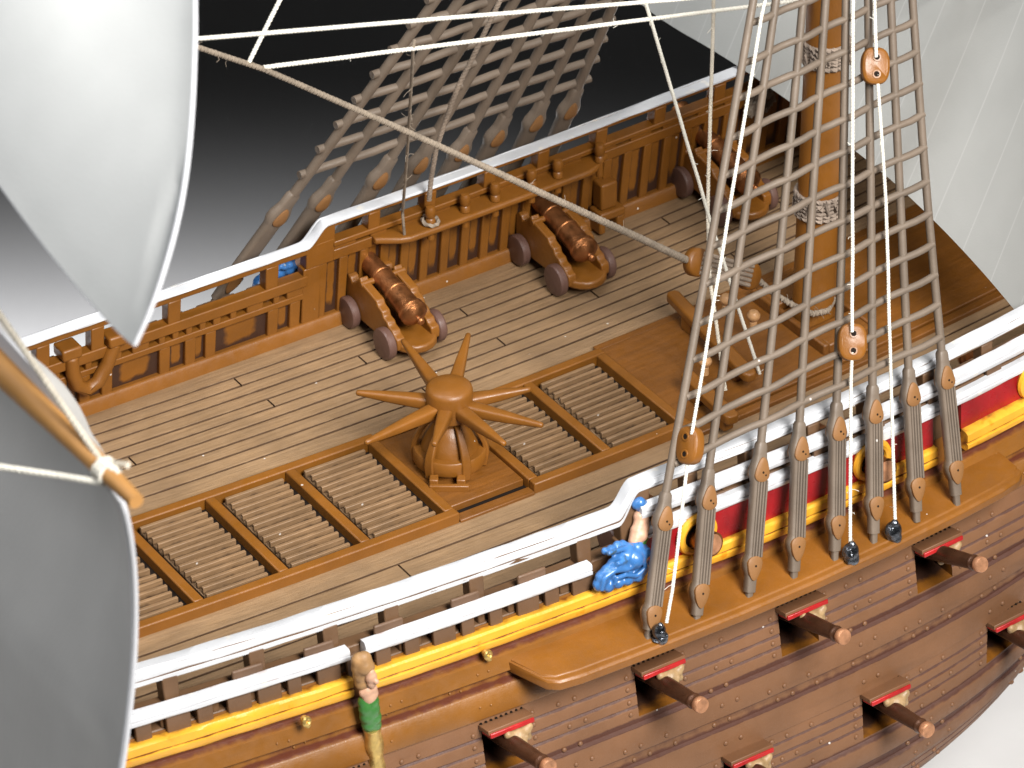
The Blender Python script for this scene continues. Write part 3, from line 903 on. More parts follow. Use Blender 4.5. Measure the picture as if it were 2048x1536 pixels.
# ------------------------------------------------------------------ mast
MX = 5.02
mast = thing('mast', (MX, 0, .08), 'thick ochre mast with rope bands rising behind the near shrouds', 'mast')
mb = MB(); mb.lathe([(.255, 0), (.255, .10), (.242, .14), (.236, 5), (.21, 12.6)], (MX, 0, .08), (0, 0, 1), 14)
mb.build('pole', M['ochre_mast'] if 'ochre_mast' in M else M['ochre'], mast, smooth=60)


def band(zc, hh, name='rope_band'):
    mb = MB(); rr = random.Random(int(zc * 10))
    k = 6
    for i in range(k):
        z = zc - hh / 2 + hh * (i + .5) / k
        mb.ring((MX, 0, z), (rr.uniform(-.04, .04), rr.uniform(-.04, .04), 1), .252 + rr.uniform(0, .008), .030, 40, 9, 0, 0., 2 * PI, .10, 26.)
    for i in range(7):   # loose crossing turns
        a = rr.uniform(0, 6.28); z = zc + rr.uniform(-.3, .3) * hh
        pts = [Vector((MX + .285 * math.cos(a + t * .9), .285 * math.sin(a + t * .9), z + (t - .5) * hh * .7 * rr.choice((-1, 1)))) for t in [q / 6 for q in range(7)]]
        mb.tube(pts, .020, 8, 0, 26., .1)
    mb.build(name, M['ropeband'], mast, smooth=60)


M['ropeband'] = mat('rope_band', (.27, .21, .165, 1), .85, .2, 6., .4, 60.)
band(OY(1640, 125, -.2).z, .28); band(OY(1630, 427, -.2).z, .30)

# ------------------------------------------------------------------ shroud nets
APX_N = Vector((5.02, -.05, 11.3)); APX_F = Vector((5.35, .05, 11.3))


def net_plane(side, off=0.):
    p = Vector((0, side * (3.92 + off), .22)); d = Vector((0, -side * 3.92, 11.08)).normalized()
    n = Vector((1, 0, 0)).cross(d); n.normalize()
    return p, n


def deadeye(net, side, up_end, hi, lo, tip, fat=1.):
    """sleeve, upper heart, ribbed lanyards, lower heart and pin along one shroud"""
    ax = (up_end - tip).normalized(); _, n = net_plane(side)
    if n.y * side < 0: n = -n
    n = (n - ax * n.dot(ax)).normalized(); w = ax.cross(n).normalized()
    Lg = (up_end - tip).length
    def at(p): return (p - tip).dot(ax)
    th, tl = at(hi), at(lo)
    o = MB()
    # (t, half width, half thickness)
    st = [(-.03, .035, .035), (.085, .038, .038), (.09, .058, .055), (tl - .10, .062, .055), (tl - .02, .095, .062), (tl + .05, .098, .064), (tl + .10, .080, .060), (tl + .13, .078, .058), (th - .13, .078, .058), (th - .10, .086, .060), (th - .02, .105, .068), (th + .06, .100, .066), (th + .15, .072, .058), (th + .20, .064, .055), (Lg - .02, .060, .055), (Lg, .050, .048), (Lg + .01, .046, .045)]
    rings = []
    for t, a, b in st:
        c = tip + ax * t; ring = []
        for k in range(16):
            q = 2 * PI * k / 16; cs, sn = math.cos(q), math.sin(q); e = .5
            ring.append(c + w * (fat * a * math.copysign(abs(cs) ** e, cs)) + n * (b * math.copysign(abs(sn) ** e, sn)))
        rings.append(ring)
    o.loft(rings)
    body = o.build('deadeye', M['taupe'], net, smooth=45)
    o = MB(); o2 = MB()
    sg = 1 if side < 0 else -1
    for k in range(4):
        x = sg * (-.030 + .0355 * k)
        o.tube([tip + ax * (tl + .09) + w * x + n * .062, tip + ax * (th - .09) + w * x + n * .062], .0125, 8)
    o.build('lanyards', M['taupe'], body)
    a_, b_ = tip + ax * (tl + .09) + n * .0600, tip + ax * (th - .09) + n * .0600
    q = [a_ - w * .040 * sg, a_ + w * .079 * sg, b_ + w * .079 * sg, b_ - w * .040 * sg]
    o2.hexa([p - n * .02 for p in q] + q); o2.build('groove_shade', M['taupe_shade'], body)  # dark strip paints in the shade between the lanyard ribs
    for cname, t0, up in (('upper_heart', th, 1), ('lower_heart', tl, -1)):
        for sd in (1, -1):
            o = MB(); c = tip + ax * t0 + n * sd * .062
            rings = []
            for d_, sc in ((-.03, 1.0), (.012, 1.0), (.024, .80)):
                ring = []
                for k in range(20):
                    q = 2 * PI * k / 20
                    y_ = math.cos(q); x_ = math.sin(q)
                    ww = .088 * (1 - .28 * y_) ; hh = .105 + (.055 if y_ > 0 else 0)
                    ring.append(c + w * (x_ * ww * sc) + ax * (up * y_ * hh * sc) + n * sd * d_)
                rings.append(ring)
            o.loft(rings)
            hrt = o.build(cname, M['heart'], body, smooth=50)
            if sd > 0:
                o = MB()
                cc = c + n * .024
                o.lathe([(.013, -.01), (.013, .002), (.0, .003)], cc, n, 8)
                if up > 0:
                    o.lathe([(.010, -.01), (.010, .002), (.0, .003)], cc + w * .035 - ax * .03, n, 8)
                o.build('hole', M['dark'], body)
    return body


def shroud_net(side, label, tops, his, los, tips, rat, apex):
    P0, N0 = net_plane(side)
    o = thing('shroud_net', Vector((2, side * 3.92, .22)), label, 'rigging')
    lines = []
    for k in range(len(his)):
        hi = OP(his[k][0], his[k][1], P0, N0)
        if los: lo = OP(los[k][0], los[k][1], P0, N0); tip = OP(tips[k][0], tips[k][1], P0, N0)
        if side > 0 or not los:
            d = (hi - apex).normalized(); lo = hi + d * 1.02; tip = hi + d * 1.42
        up = OP(tops[k][0], tops[k][1], P0, N0) if tops else hi - d * .36
        if los:   # keep it one straight line from tip to apex
            ax = (hi - lo).normalized()
        deadeye(o, side, up, hi, lo, tip, 1.45 if side > 0 else 1.)
        bow = random.uniform(-.02, .02)
        pts = []
        for i in range(15):
            t = i / 14; p = up.lerp(apex + Vector((random.uniform(-.1, .1) * 0, 0, 0)), t)
            pts.append(p + Vector((bow * math.sin(t * 9), 0, 0)))
        mb = MB(); mb.tube(pts, lambda t: (.046 if side < 0 else .062) - .006 * t, 12); mb.build('shroud', M['taupe'], o, smooth=60)
        lines.append((up, apex))
    for (l, r) in rat:
        a = OP(l[0], l[1], P0, N0); b = OP(r[0], r[1], P0, N0)
        pts = []
        # pass in front of every shroud, sagging a little between them
        n = 28
        for i in range(n + 1):
            t = i / n; p = a.lerp(b, t); p = p + Vector((0, side * (.02 + .012 * math.sin(t * 7 * PI)), -.006 * abs(math.sin(t * 7 * PI)) + random.uniform(-.003, .003)))
            pts.append(p)
        mb = MB(); mb.tube(pts, .040 if side < 0 else .050, 10); mb.build('ratline', M['taupe'], o, smooth=60)
    return o


ntop = [(1331.6, 986), (1417.5, 939), (1522, 885.5), (1599, 845), (1673, 806), (1745, 772), (1817, 737.6), (1883, 702.5)]
nhi = [(1326, 1040), (1416, 998), (1521, 942), (1601, 900), (1675, 860), (1747, 826), (1822, 791), (1891, 757)]
nlo = [(1303, 1228), (1401, 1184), (1505, 1129), (1594, 1090), (1674, 1047), (1750, 1009), (1833, 971), (1909, 937)]
ntip = [(1296, 1276), (1392, 1246), (1497, 1200), (1587, 1158), (1669, 1117), (1747, 1082), (1833, 1038), (1913, 1005)]
nrat = [((1345, 926), (1879, 672)), ((1357, 861), (1875, 606)), ((1369, 793), (1870, 547)), ((1381, 719), (1864, 486)), ((1394, 645), (1858, 424)), ((1407, 567), (1853, 360)), ((1420, 491), (1848, 292)), ((1433, 420), (1844, 226)), ((1446, 349), (1839, 164)), ((1459, 274), (1833, 100)), ((1473, 195), (1827, 40)), ((1486, 124), (1821, -22)), ((1500, 44), (1816, -82)), ((1511, -30), (1811, -140)), ((1523, -100), (1806, -196))]
near_net = shroud_net(-1, 'grey-brown shroud net with eight lanyards standing on the near channel board', ntop, nhi, nlo, ntip, nrat, APX_N)
fhi = [(555, 432), (640, 402), (755, 358), (836, 327), (918, 302), (990, 273), (1067, 243), (1136, 219)]
frat = [((600 + 36.4 * i, 352 - 50 * i), (1182 + 16 * i, 158 - 40 * i)) for i in range(11)]
far_net = shroud_net(1, 'grey-brown shroud net beyond the far rail against the dark backdrop', None, fhi, None, None, frat, APX_F)

# ------------------------------------------------------------------ ropes and blocks
def interp(pts, n):
    P = [Vector(p) for p in pts]
    seg = [(P[i + 1] - P[i]).length for i in range(len(P) - 1)]; T = sum(seg); out = []
    for k in range(n + 1):
        d = T * k / n; i = 0
        while i < len(seg) - 1 and d > seg[i]: d -= seg[i]; i += 1
        out.append(P[i].lerp(P[i + 1], min(1, d / seg[i])))
    return out


def rope(pts, r, m, label, cat='rope', sag=0., fuzz=6, n=None, name='rope', tw=None, group=None, jit=.004, r1=None):
    P = [Vector(p) for p in pts]
    for a_, b_ in ((0, 1), (-1, -2)):            # lines that leave the top of the picture run on up into the rig
        if 768 - FPX * (P[a_] - CAM).dot(UP) / (P[a_] - CAM).dot(FW) < -30: P[a_] = P[a_] + (P[a_] - P[b_]).normalized() * 5
    L_ = sum((P[i + 1] - P[i]).length for i in range(len(P) - 1))
    n = n or max(30, int(L_ / (r * 1.1)))
    q = interp(P, n)
    for i, p in enumerate(q):
        t = i / n; q[i] = p + Vector((noise.noise(Vector((t * L_ * 1.7, r * 99, 1))) * jit, noise.noise(Vector((t * L_ * 1.7, r * 99, 5))) * jit, -sag * 4 * t * (1 - t)))
    mb = MB(); mb.tube(q, (lambda t: r + (r1 - r) * t) if r1 else r, 9, 0, tw or 1.1 / r, .09)
    rn = random.Random(int(L_ * 100))
    for k in range(int(fuzz * L_ / 3)):
        i = rn.randrange(1, n - 1); p = q[i]; d = Vector((rn.gauss(0, 1), rn.gauss(0, 1), rn.gauss(0, 1))).normalized()
        e = Vector((rn.gauss(0, 1), rn.gauss(0, 1), rn.gauss(0, 1))).normalized(); l = rn.uniform(.03, .09)
        mb.tube([p, p + d * (r + l * .5), p + d * (r + l * .8) + e * l * .5], .0028, 4)
    o = mb.build(name, m, origin=P[0], smooth=60)
    return tag(o, label, cat, group)


PN, NN = net_plane(-1, .10)
def ON(u, v, off=.12):
    p, n = net_plane(-1, off); return OP(u, v, p, n)


def block(c, label, ax, face, s=1.):
    """flat oval wooden block with two holes"""
    o = thing('rigging_block', c, label, 'block', 'two holed wooden rigging blocks')
    ax = ax.normalized(); face = (face - ax * face.dot(ax)).normalized(); w = ax.cross(face).normalized()
    mb = MB(); rings = []
    for d, sc in ((-.075, .80), (-.055, .96), (-.02, 1.), (.02, 1.), (.055, .96), (.075, .80)):
        ring = []
        for k in range(28):
            q = 2 * PI * k / 28; cs, sn = math.cos(q), math.sin(q); e = .75
            ring.append(c + w * (.158 * s * sc * math.copysign(abs(cs) ** e, cs)) + ax * (.205 * s * sc * math.copysign(abs(sn) ** e, sn)) + face * d)
        rings.append(ring)
    mb.loft(rings); b = mb.build('body', M['ochre'], o, smooth=60, bevel=.02, seg=3)
    for k in (1, -1):
        mb = MB(); cc = c + ax * (.092 * k * s)
        mb.lathe([(.045, -.085), (.048, -.079), (.048, .079), (.045, .085), (.030, .084), (.030, -.084)], cc, face, 18); r_ = mb.build('hole_rim', M['ochre'], o)
        mb = MB(); mb.lathe([(.0, -.078), (.040, -.078), (.040, .0795), (.0, .0797)], cc, face, 16); mb.build('hole', M['dark'], o)


viewer = -FW
b1 = ON(1750, 132, .16); b2 = ON(1704, 684, .16); b3 = ON(1380, 891, .16)
block(b1, 'ochre two holed block hanging high in the near shrouds', UP + RT * .02, viewer + RT * .15, .96)
block(b2, 'ochre two holed block in the middle of the near shrouds, low down', UP + RT * .02, viewer + RT * .12, .98)
block(b3, 'ochre block turned sideways near the foot of the first shroud', UP + RT * .06, -RT * .75 + viewer * .75, .98)
fo = viewer * .09
rope([ON(1545, -60, .16), ON(1524, 28, .16), ON(1383, 868, .16) + fo], .019, M['ropewhite'], 'white cord slanting down to the sideways block near the first shroud')
rope([ON(1376, 915, .16) + fo * .3, ON(1345, 1180, .16), ON(1333, 1245, .10)], .019, M['ropewhite'], 'white cord from the sideways block down to the channel board')
rope([ON(1708, -60, .16), ON(1706, 28, .16), ON(1703, 664, .16) + fo], .019, M['ropewhite'], 'white cord falling straight to the low middle block')
rope([ON(1703, 704, .16) + fo, ON(1702, 760, .16), ON(1700, 1088, .14)], .019, M['ropewhite'], 'white cord from the low middle block to a black eye bolt')
rope([ON(1748, -60, .16), ON(1750, 28, .16), ON(1751, 116, .16) + fo], .019, M['ropewhite'], 'short white cord above the high block')
rope([ON(1753, 150, .16) + fo, ON(1772, 405, .16), ON(1790, 1040, .12)], .019, M['ropewhite'], 'long white cord from the high block to the right hand black eye bolt')
for (u, v, l, s) in ((1701, 1104, 'round black metal eye bolt on the channel board by the fifth lanyard', 1.), (1786, 1062, 'round black metal eye bolt on the channel board between the last lanyards', 1.05), (1318, 1262, 'lumpy black metal eye bolt at the foot of the first lanyard', .8)):
    c = OZ(u, v, .32); o = thing('eye_bolt', c - Vector((0, 0, .1)), l, 'eye bolt', 'black eye bolts on the channel board')
    mb = MB(); mb.ball(c, .105 * s, 18, 0, (.95, .8, 1.12))
    mb.ball(c + Vector((0, -.02, .11 * s)), .045 * s, 12); mb.ball(c + Vector((.02, -.03, -.09)), .07, 10)
    rn = random.Random(int(u))
    for k in range(5): mb.ball(c + Vector((rn.uniform(-.06, .06), rn.uniform(-.07, -.04), rn.uniform(-.1, .03))), rn.uniform(.03, .04), 8)
    e = mb.build('eye', M['black_metal'], o); remesh(e, .013)
    mb = MB(); mb.lathe([(.06, -.02), (.075, 0), (.05, .02)], (c.x, c.y, .22 + Sh(c.x)), (0, 0, 1), 14); mb.build('foot', M['black_metal'], o)

# stay, hearts and lanyard down to the mast foot
e0 = OY(382, 90, 0); e1 = OY(530, 139, 0); e2 = OY(1378, 522, 0)
rope([e0 + (e0 - e1) * 2.2, e0, e1, OY(820, 266, 0), OY(1000, 348, 0), e2], .024, M['ropetan'], 'long twisted grey-brown stay crossing from the white sail down to the deck heart block', 'rope', .0, 8, r1=.045)
hb = thing('heart_block', OY(1385, 522, 0), 'ochre heart block with dark lanyards lashed in front of the mast', 'block')
ha, hb_ = OY(1392, 524, 0), OY(1497, 551, 0)
ax_ = (hb_ - ha).normalized(); fc = (viewer - ax_ * viewer.dot(ax_)).normalized(); wv = ax_.cross(fc)
for nm, c, sg in (('upper_heart', ha, -1), ('lower_heart', hb_, 1)):
    mb = MB(); rings = []
    for d, sc in ((-.07, .85), (-.05, 1.), (.05, 1.), (.07, .85)):
        rings.append([c + wv * (.165 * sc * math.cos(2 * PI * k / 24)) + ax_ * (.16 * sc * math.sin(2 * PI * k / 24)) + fc * d for k in range(24)])
    mb.loft(rings); mb.build(nm, M['ochre'], hb, smooth=60)
mb = MB()
for k in range(5):
    o_ = wv * (-.11 + .055 * k); mb.tube([ha + o_ + fc * .06 + ax_ * .02, (ha + hb_) / 2 + o_ * .95 + fc * .075, hb_ + o_ + fc * .06 - ax_ * .02], .026, 8)
mb.build('lanyard', M['ropedark'], hb)
rope([hb_ + ax_ * .12, OY(1545, 585, -.1), OY(1585, 610, -.27), OY(1625, 628, -.30), OY(1655, 622, -.26), OY(1668, 598, -.1)], .036, M['ropetan'], 'frayed grey-brown rope tied round the foot of the mast', fuzz=40)

# ropes across the dark background
rope([OY(-120, 120, -1.5), OY(390, 78, -1.5), OY(980, 29, -1.5), OY(1800, -37, -1.5)], .022, M['ropewhite'], 'upper white line running right from the sail across the top', fuzz=2)
rope([OY(527, 135, 0), OY(830, 97, 0), OY(1427, 22, 0), OY(2050, -55, 0)], .024, M['ropewhite'], 'white line starting at the stay and passing in front of the far shrouds', fuzz=3)
rope([OY(498, 124, 0), OY(546, 28, 0), OY(590, -60, 0)], .024, M['ropewhite'], 'short white line rising steeply from the stay beside the sail', fuzz=2)
rope([OY(829, 80, 0), OY(826, 100, 0), OY(815, 300, 1.8), OY(805, 425, 2.85), SP(1.26, 2.92, 1.12, 1)], .018, M['ropetan'], 'thin tan cord hanging from the white line to the end of the pin rail', fuzz=14)
rope([OY(1020, -40, 2.0), OY(987, 28, 2.1), OY(940, 126, 2.35), OY(917, 171, 2.45), OY(889, 246, 2.65), OY(872, 301, 2.75), OY(862, 359, 2.85), OY(858, 400, 2.90)], .030, M['ropedark'], 'grey-brown cord in front of the far shrouds, looped on a belaying pin', fuzz=2)
rope([OY(1270, -60, 0), OY(1298, 28, 0), OY(1420, 440, -.2), Vector((3.86, -.56, .12))], .021, M['ropewhite'], 'white cord slanting from the top to the foot of the fife rail', fuzz=16)
rope([OY(1427, -60, .4), OY(1427, 28, .4), OY(1421, 210, .3), OY(1415, 430, 0.), OY(1420, 560, -.3), Vector((3.20, -.78, .30))], .022, M['ropecream'] if 'ropecream' in M else M['ropetan'], 'cream cord hanging plumb beside the first shroud', fuzz=8)

# belaying pins
pins = [(1.64, 'belaying pin with a rope loop round it, near the end of the pin rail'), (2.12, 'ochre belaying pin first from the looped pin'), (2.54, 'ochre belaying pin just under the thick stay'), (3.05, 'ochre belaying pin in the middle of the right half of the pin rail'), (3.42, 'ochre belaying pin second from the end nearest the mast'), (4.01, 'ochre belaying pin at the end of the pin rail nearest the mast')]
for x, l in pins:
    c = SP(x, 2.95, 1.115, 1)
    mb = MB(); mb.lathe([(.045, -.20), (.045, 0.), (.062, .01), (.058, .07), (.045, .085), (.062, .11), (.064, .20), (.05, .235), (.0, .245)], c, (0, 0, 1), 16)
    tag(mb.build('belaying_pin', M['ochre'], origin=c), l, 'belaying pin', 'belaying pins on the far pin rail')
c = SP(1.64, 2.95, 1.16, 1)
mb = MB(); mb.ring(c, (0.1, -.25, 1), .095, .022, 30, 9, 0, .9, 2 * PI + .4, .2, 25.)
tag(mb.build('rope_loop', M['ropetan'], origin=c), 'pale rope ring looped around a belaying pin on the far rail', 'rope')
c = SP(5.95, 3.02, 1.15, 1); c = OY(1520, 205, 2.9)
mb = MB(); rn = random.Random(4)
for k in range(16):
    a = rn.uniform(0, 6.28); q = [c + Vector((.20 * math.cos(a + t) + rn.uniform(-.03, .03), .06 * math.sin(2 * t + a) - .02, .10 * math.sin(a + t * 1.3) + rn.uniform(-.03, .03))) for t in [j * .5 for j in range(7)]]
    mb.tube(interp(q, 24), .018, 7, 0, 30, .2)
tag(mb.build('rope_knot', M['ropetan'], origin=c), 'untidy pale rope knot on the far rail behind the near shrouds', 'rope')

# ------------------------------------------------------------------ fife rails (bitts) before the mast
def fife(pa, pb, zt, label, knobs):
    a = OZ(*pa, zt); b = OZ(*pb, zt); x = (a.x + b.x) / 2
    o = thing('fife_rail', ((a.x + b.x) / 2, (a.y + b.y) / 2, .085 + Sh(x)), label, 'fife rail', 'fife rails before the mast')
    mb = MB(); d = (b - a).normalized(); s = Vector((-d.y, d.x, 0)); rings = []
    for t, w in ((0, .05), (.03, .085), (.5, .09), (.97, .085), (1, .05)):
        p = a.lerp(b, t); rings.append([p - s * w - ZZ * .12, p + s * w - ZZ * .12, p + s * w, p - s * w])
    mb.loft(rings); mb.build('crossbeam', M['ochre'], o, bevel=.03, seg=3)
    for t in (.25, .8):
        p = a.lerp(b, t); mb = MB(); mb.box(p.x - .07, p.x + .07, p.y - .1, p.y + .1, .08 + Sh(x), p.z - .11); mb.build('post', M['ochre'], o, bevel=.02)
    for u, v in knobs:
        p = OZ(u, v, zt + .13); mb = MB(); mb.lathe([(.05, -.16), (.045, -.07), (.03, -.06), (.06, -.035), (.08, 0), (.078, .03), (.05, .068), (.0, .08)], p, (0, 0, 1), 20)
        mb.build('bollard', M['knob'], o)


fife((1342, 580), (1504, 748), .42, 'ochre fife rail across the apron with a pale round knob, nearest the mast', [(1507, 633), (1452, 600)])
fife((1372, 742), (1468, 832), .38, 'short ochre fife rail with a pale knob behind the first shroud', [(1410, 724)])

# ------------------------------------------------------------------ carved figures and small gilt eyes
def figure_scroll(side, label):
    c0 = Vector((0.02, side * 3.40, .62)); o = thing('carved_figure', c0, label, 'carving', 'carved figures at the steps of the rails')
    P = lambda u, v: OY(u, v, -3.47)
    def at(u, v, dy=0.):
        yy = 3.20 if v < 1010 else (3.20 + .10 * (v - 1010) / 55 if v < 1065 else min(3.45, 3.30 + .15 * (v - 1065) / 55))
        p = OY(u, v, -yy); return Vector((p.x, side * (yy + dy), p.z - (.12 if side > 0 else 0)))
    mb = MB()
    for u, v, r, dy in ((1270, 1006, .060, .03), (1275, 1002, .070, .04), (1283, 1006, .062, .04), (1278, 1010, .07, .04), (1287, 1013, .04, .05)): mb.ball(at(u, v, dy), r, 12)
    h = mb.build('cap', M['blue'], o); remesh(h)
    mb = MB()
    for u, v, r, dy in ((1276, 1030, .075, .03), (1275, 1045, .075, .04), (1270, 1058, .08, .04), (1268, 1070, .08, .04), (1266, 1080, .075, .03), (1280, 1050, .07, .06), (1283, 1038, .06, .05), (1274, 1064, .085, .06), (1285, 1028, .03, .08)): mb.ball(at(u, v, dy), r, 12)
    h = mb.build('face', M['flesh'], o); remesh(h)
    mb = MB()
    for u, v, r, dy in ((1288, 1062, .045, .02), (1286, 1074, .05, .02), (1282, 1084, .05, .02), (1290, 1070, .03, .03)): mb.ball(at(u, v, dy), r, 12)
    h = mb.build('collar', M['green'], o); remesh(h)
    mb = MB()
    for u, v, r, dy in ((1222, 1100, .06, .0), (1235, 1092, .06, .0), (1245, 1088, .05, .0), (1210, 1102, .045, .0), (1250, 1100, .10, .03), (1268, 1092, .09, .04), (1284, 1094, .055, .03), (1262, 1112, .11, .06), (1276, 1105, .08, .05), (1240, 1120, .09, .02), (1225, 1128, .08, .02), (1212, 1140, .08, .03), (1202, 1152, .085, .03), (1196, 1166, .08, .03), (1212, 1168, .08, .03), (1232, 1162, .07, .03), (1250, 1154, .075, .04), (1270, 1146, .075, .05), (1280, 1136, .06, .05), (1288, 1124, .06, .04), (1282, 1114, .05, .04), (1240, 1137, .05, -.01), (1255, 1130, .06, .03), (1222, 1148, .05, .0), (1262, 1138, .045, .0)): mb.ball(at(u, v, dy), r, 12)
    # rolled edges of the scroll
    for pth, r in (([(1204, 1098), (1222, 1092), (1240, 1086), (1252, 1098), (1240, 1112), (1222, 1118)], .03), ([(1252, 1118), (1272, 1112), (1286, 1098), (1283, 1086)], .035), ([(1192, 1172), (1198, 1146), (1218, 1132), (1246, 1128), (1262, 1118)], .032), ([(1218, 1160), (1222, 1146), (1240, 1140), (1262, 1142), (1282, 1124), (1276, 1112)], .028)):
        mb.tube(interp([at(u, v, .10) for u, v in pth], 20), r, 8)
    h = mb.build('scroll_base', M['blue'], o); remesh(h, .013)


figure_scroll(-1, 'blue scrolled carving with a blue capped head at the step of the near white rail')
figure_scroll(1, 'blue scrolled carving seen through the oval opening of the far bulwark')


def herm(side, label):
    o = thing('carved_herm', Vector((-3.2, side * 3.5, -.6)), label, 'carving', 'carved herms on the outer rails')
    P = lambda u, v, dy: (lambda p: Vector((p.x, side * (3.47 + dy), p.z)))(OY(u, v, -3.47))

    def body(name, L, m, rm=.014):
        mb = MB()
        for u, v, r, dy in L: mb.ball(P(u, v, dy), r, 14, 0, (1, .85, 1.1))
        h = mb.build(name, M[m], o); remesh(h, rm)
    body('hair', [(714, 1318, .085, .03), (722, 1314, .09, .05), (716, 1330, .095, .03), (719, 1345, .095, .03), (722, 1360, .09, .03), (728, 1352, .08, .04), (733, 1366, .07, .06), (722, 1325, .10, .07), (729, 1326, .07, .08), (738, 1358, .045, .05)], 'hair')
    body('face', [(729, 1341, .068, .12), (731, 1352, .058, .12), (734, 1345, .030, .18), (728, 1333, .05, .12), (732, 1358, .04, .12)], 'flesh', .010)
    body('chest', [(728, 1374, .075, .07), (731, 1384, .085, .07), (737, 1380, .07, .07), (736, 1370, .06, .08), (722, 1378, .06, .06), (732, 1392, .08, .06)], 'flesh')
    body('tunic', [(724, 1398, .08, .05), (736, 1396, .085, .07), (728, 1408, .10, .06), (735, 1412, .10, .07), (730, 1424, .10, .06), (739, 1428, .095, .07), (733, 1440, .095, .06), (742, 1443, .085, .06)], 'green')
    mb = MB(); a = P(738, 1450, .05); b = P(752, 1560, .02)
    q = interp([a, b], 12); rings = []
    for i, p in enumerate(q):
        w = .10 - .012 * math.sin(i * 1.2); rings.append([p + Vector((w * math.cos(2 * PI * k / 12), side * .09 * math.sin(2 * PI * k / 12), 0)) * (1 + .12 * math.cos(6 * PI * k / 12)) for k in range(12)])
    mb.loft(rings); mb.build('pedestal', M['gold'], o, smooth=60)


herm(-1, 'small carved figure with brown hair and green tunic at the near yellow rail')
for u, v, l in ((613, 1443, 'small gilt eye ring on the wale between the sail and the carved herm'), (976, 1310, 'small gilt eye ring on the wale near the end of the channel board')):
    c = OY(u, v, -3.49); mb = MB()
    mb.ring(c, (.25, -1, .25), .034, .024, 18, 8); mb.ball(c + Vector((.01, 0, -.05)), .035, 10); mb.ball(c + Vector((0, .04, 0)), .045, 10)
    tag(mb.build('gilt_eye', M['gold'], origin=c), l, 'eye ring', 'gilt eye rings on the near wale')

# ------------------------------------------------------------------ sails and yard
def sailgrid(fn, ns, nt, name, m, parent, thick=.03):
    mb = MB(); G = [[mb.v(fn(i / ns, j / nt)) for j in range(nt + 1)] for i in range(ns + 1)]
    for i in range(ns):
        for j in range(nt):
            f = mb.f([G[i][j], G[i + 1][j], G[i + 1][j + 1], G[i][j + 1]])
            for l, (a, b) in zip(f.loops, ((i, j), (i + 1, j), (i + 1, j + 1), (i, j + 1))): l[mb.uv].uv = (a / ns, b / nt)
    bmesh.ops.recalc_face_normals(mb.bm, faces=mb.bm.faces)
    bm = mb.bm
    o = None
    me = bpy.data.meshes.new(name); org = ORG[parent.name]
    bmesh.ops.translate(bm, verts=bm.verts, vec=-org); bm.to_mesh(me); bm.free(); me.materials.append(m)
    me.polygons.foreach_set('use_smooth', [True] * len(me.polygons))
    o = bpy.data.objects.new(name, me); COL.objects.link(o); o.parent = parent; ORG[o.name] = org
    s = o.modifiers.new('thick', 'SOLIDIFY'); s.thickness = thick; s.offset = 0
    e = o.modifiers.new('edge', 'EDGE_SPLIT'); e.split_angle = math.radians(40)
    return o


def poly(P, t):
    P = [Vector(p) for p in P]; seg = [(P[i + 1] - P[i]).length for i in range(len(P) - 1)]; T = sum(seg); d = T * t
    for i, l in enumerate(seg):
        if d <= l or i == len(seg) - 1: return P[i].lerp(P[i + 1], d / l)
        d -= l


def smoothpoly(P, k=3):
    P = [Vector(p) for p in P]
    for _ in range(k):
        Q = [P[0]]
        for a, b in zip(P, P[1:]): Q += [a.lerp(b, .25), a.lerp(b, .75)]
        P = Q + [P[-1]]
    return P


# upper left sail: clew hangs over the after deck
XS = -8.3
clew = OX(270, 690, XS)
leech = smoothpoly([clew, OX(305, 615, XS + .17), OX(345, 490, XS + .44), OX(371, 370, XS + .70), OX(385, 230, XS + 1.01), OX(390, 100, XS + 1.3), OX(391, 20, XS + 1.47), OX(388, -120, XS + 1.78)])
foot = smoothpoly([clew, OX(243, 668, XS), OX(200, 622, XS), OX(140, 553, XS), OX(70, 465, XS), OX(0, 368, XS), OX(-130, 190, XS), OX(-330, -60, XS)])


def ul(s, t):
    p = poly(leech, t) + poly(foot, s) - clew
    d = (p - clew); r = d.length + 1e-6
    ang = math.atan2(d.z, d.y + 1e-6)
    env = math.exp(-((r - 1.35) / 1.05) ** 2)
    wv_ = .24 * env * (math.exp(-((ang - 1.14) / .085) ** 2) - .75 * math.exp(-((ang - 1.32) / .07) ** 2) + .85 * math.exp(-((ang - 1.50) / .08) ** 2) - .35 * math.exp(-((ang - 1.66) / .06) ** 2))
    p = p + Vector((wv_ * min(1, s * 14) * min(1, t * 10) + .05 * math.sin(min(1, s * 1.3) * PI / 2) * math.sin(t * PI * .5) ** .8, 0, 0))
    return p


s1 = thing('upper_sail', clew, 'large bright white sail hanging to a point at the upper left', 'sail')
sailgrid(ul, 60, 60, 'sail_cloth', M['sail'], s1)
mb = MB(); mb.tube([ul(0, t / 40) for t in range(41)], .017, 8); mb.build('leech_rim_light', M['sail_rim'], s1)  # pale tubes paint bright rim light along leech and foot
mb = MB(); mb.tube([ul(t / 40, 0) for t in range(41)], .015, 8); mb.build('foot_rim_light', M['sail_rim'], s1)

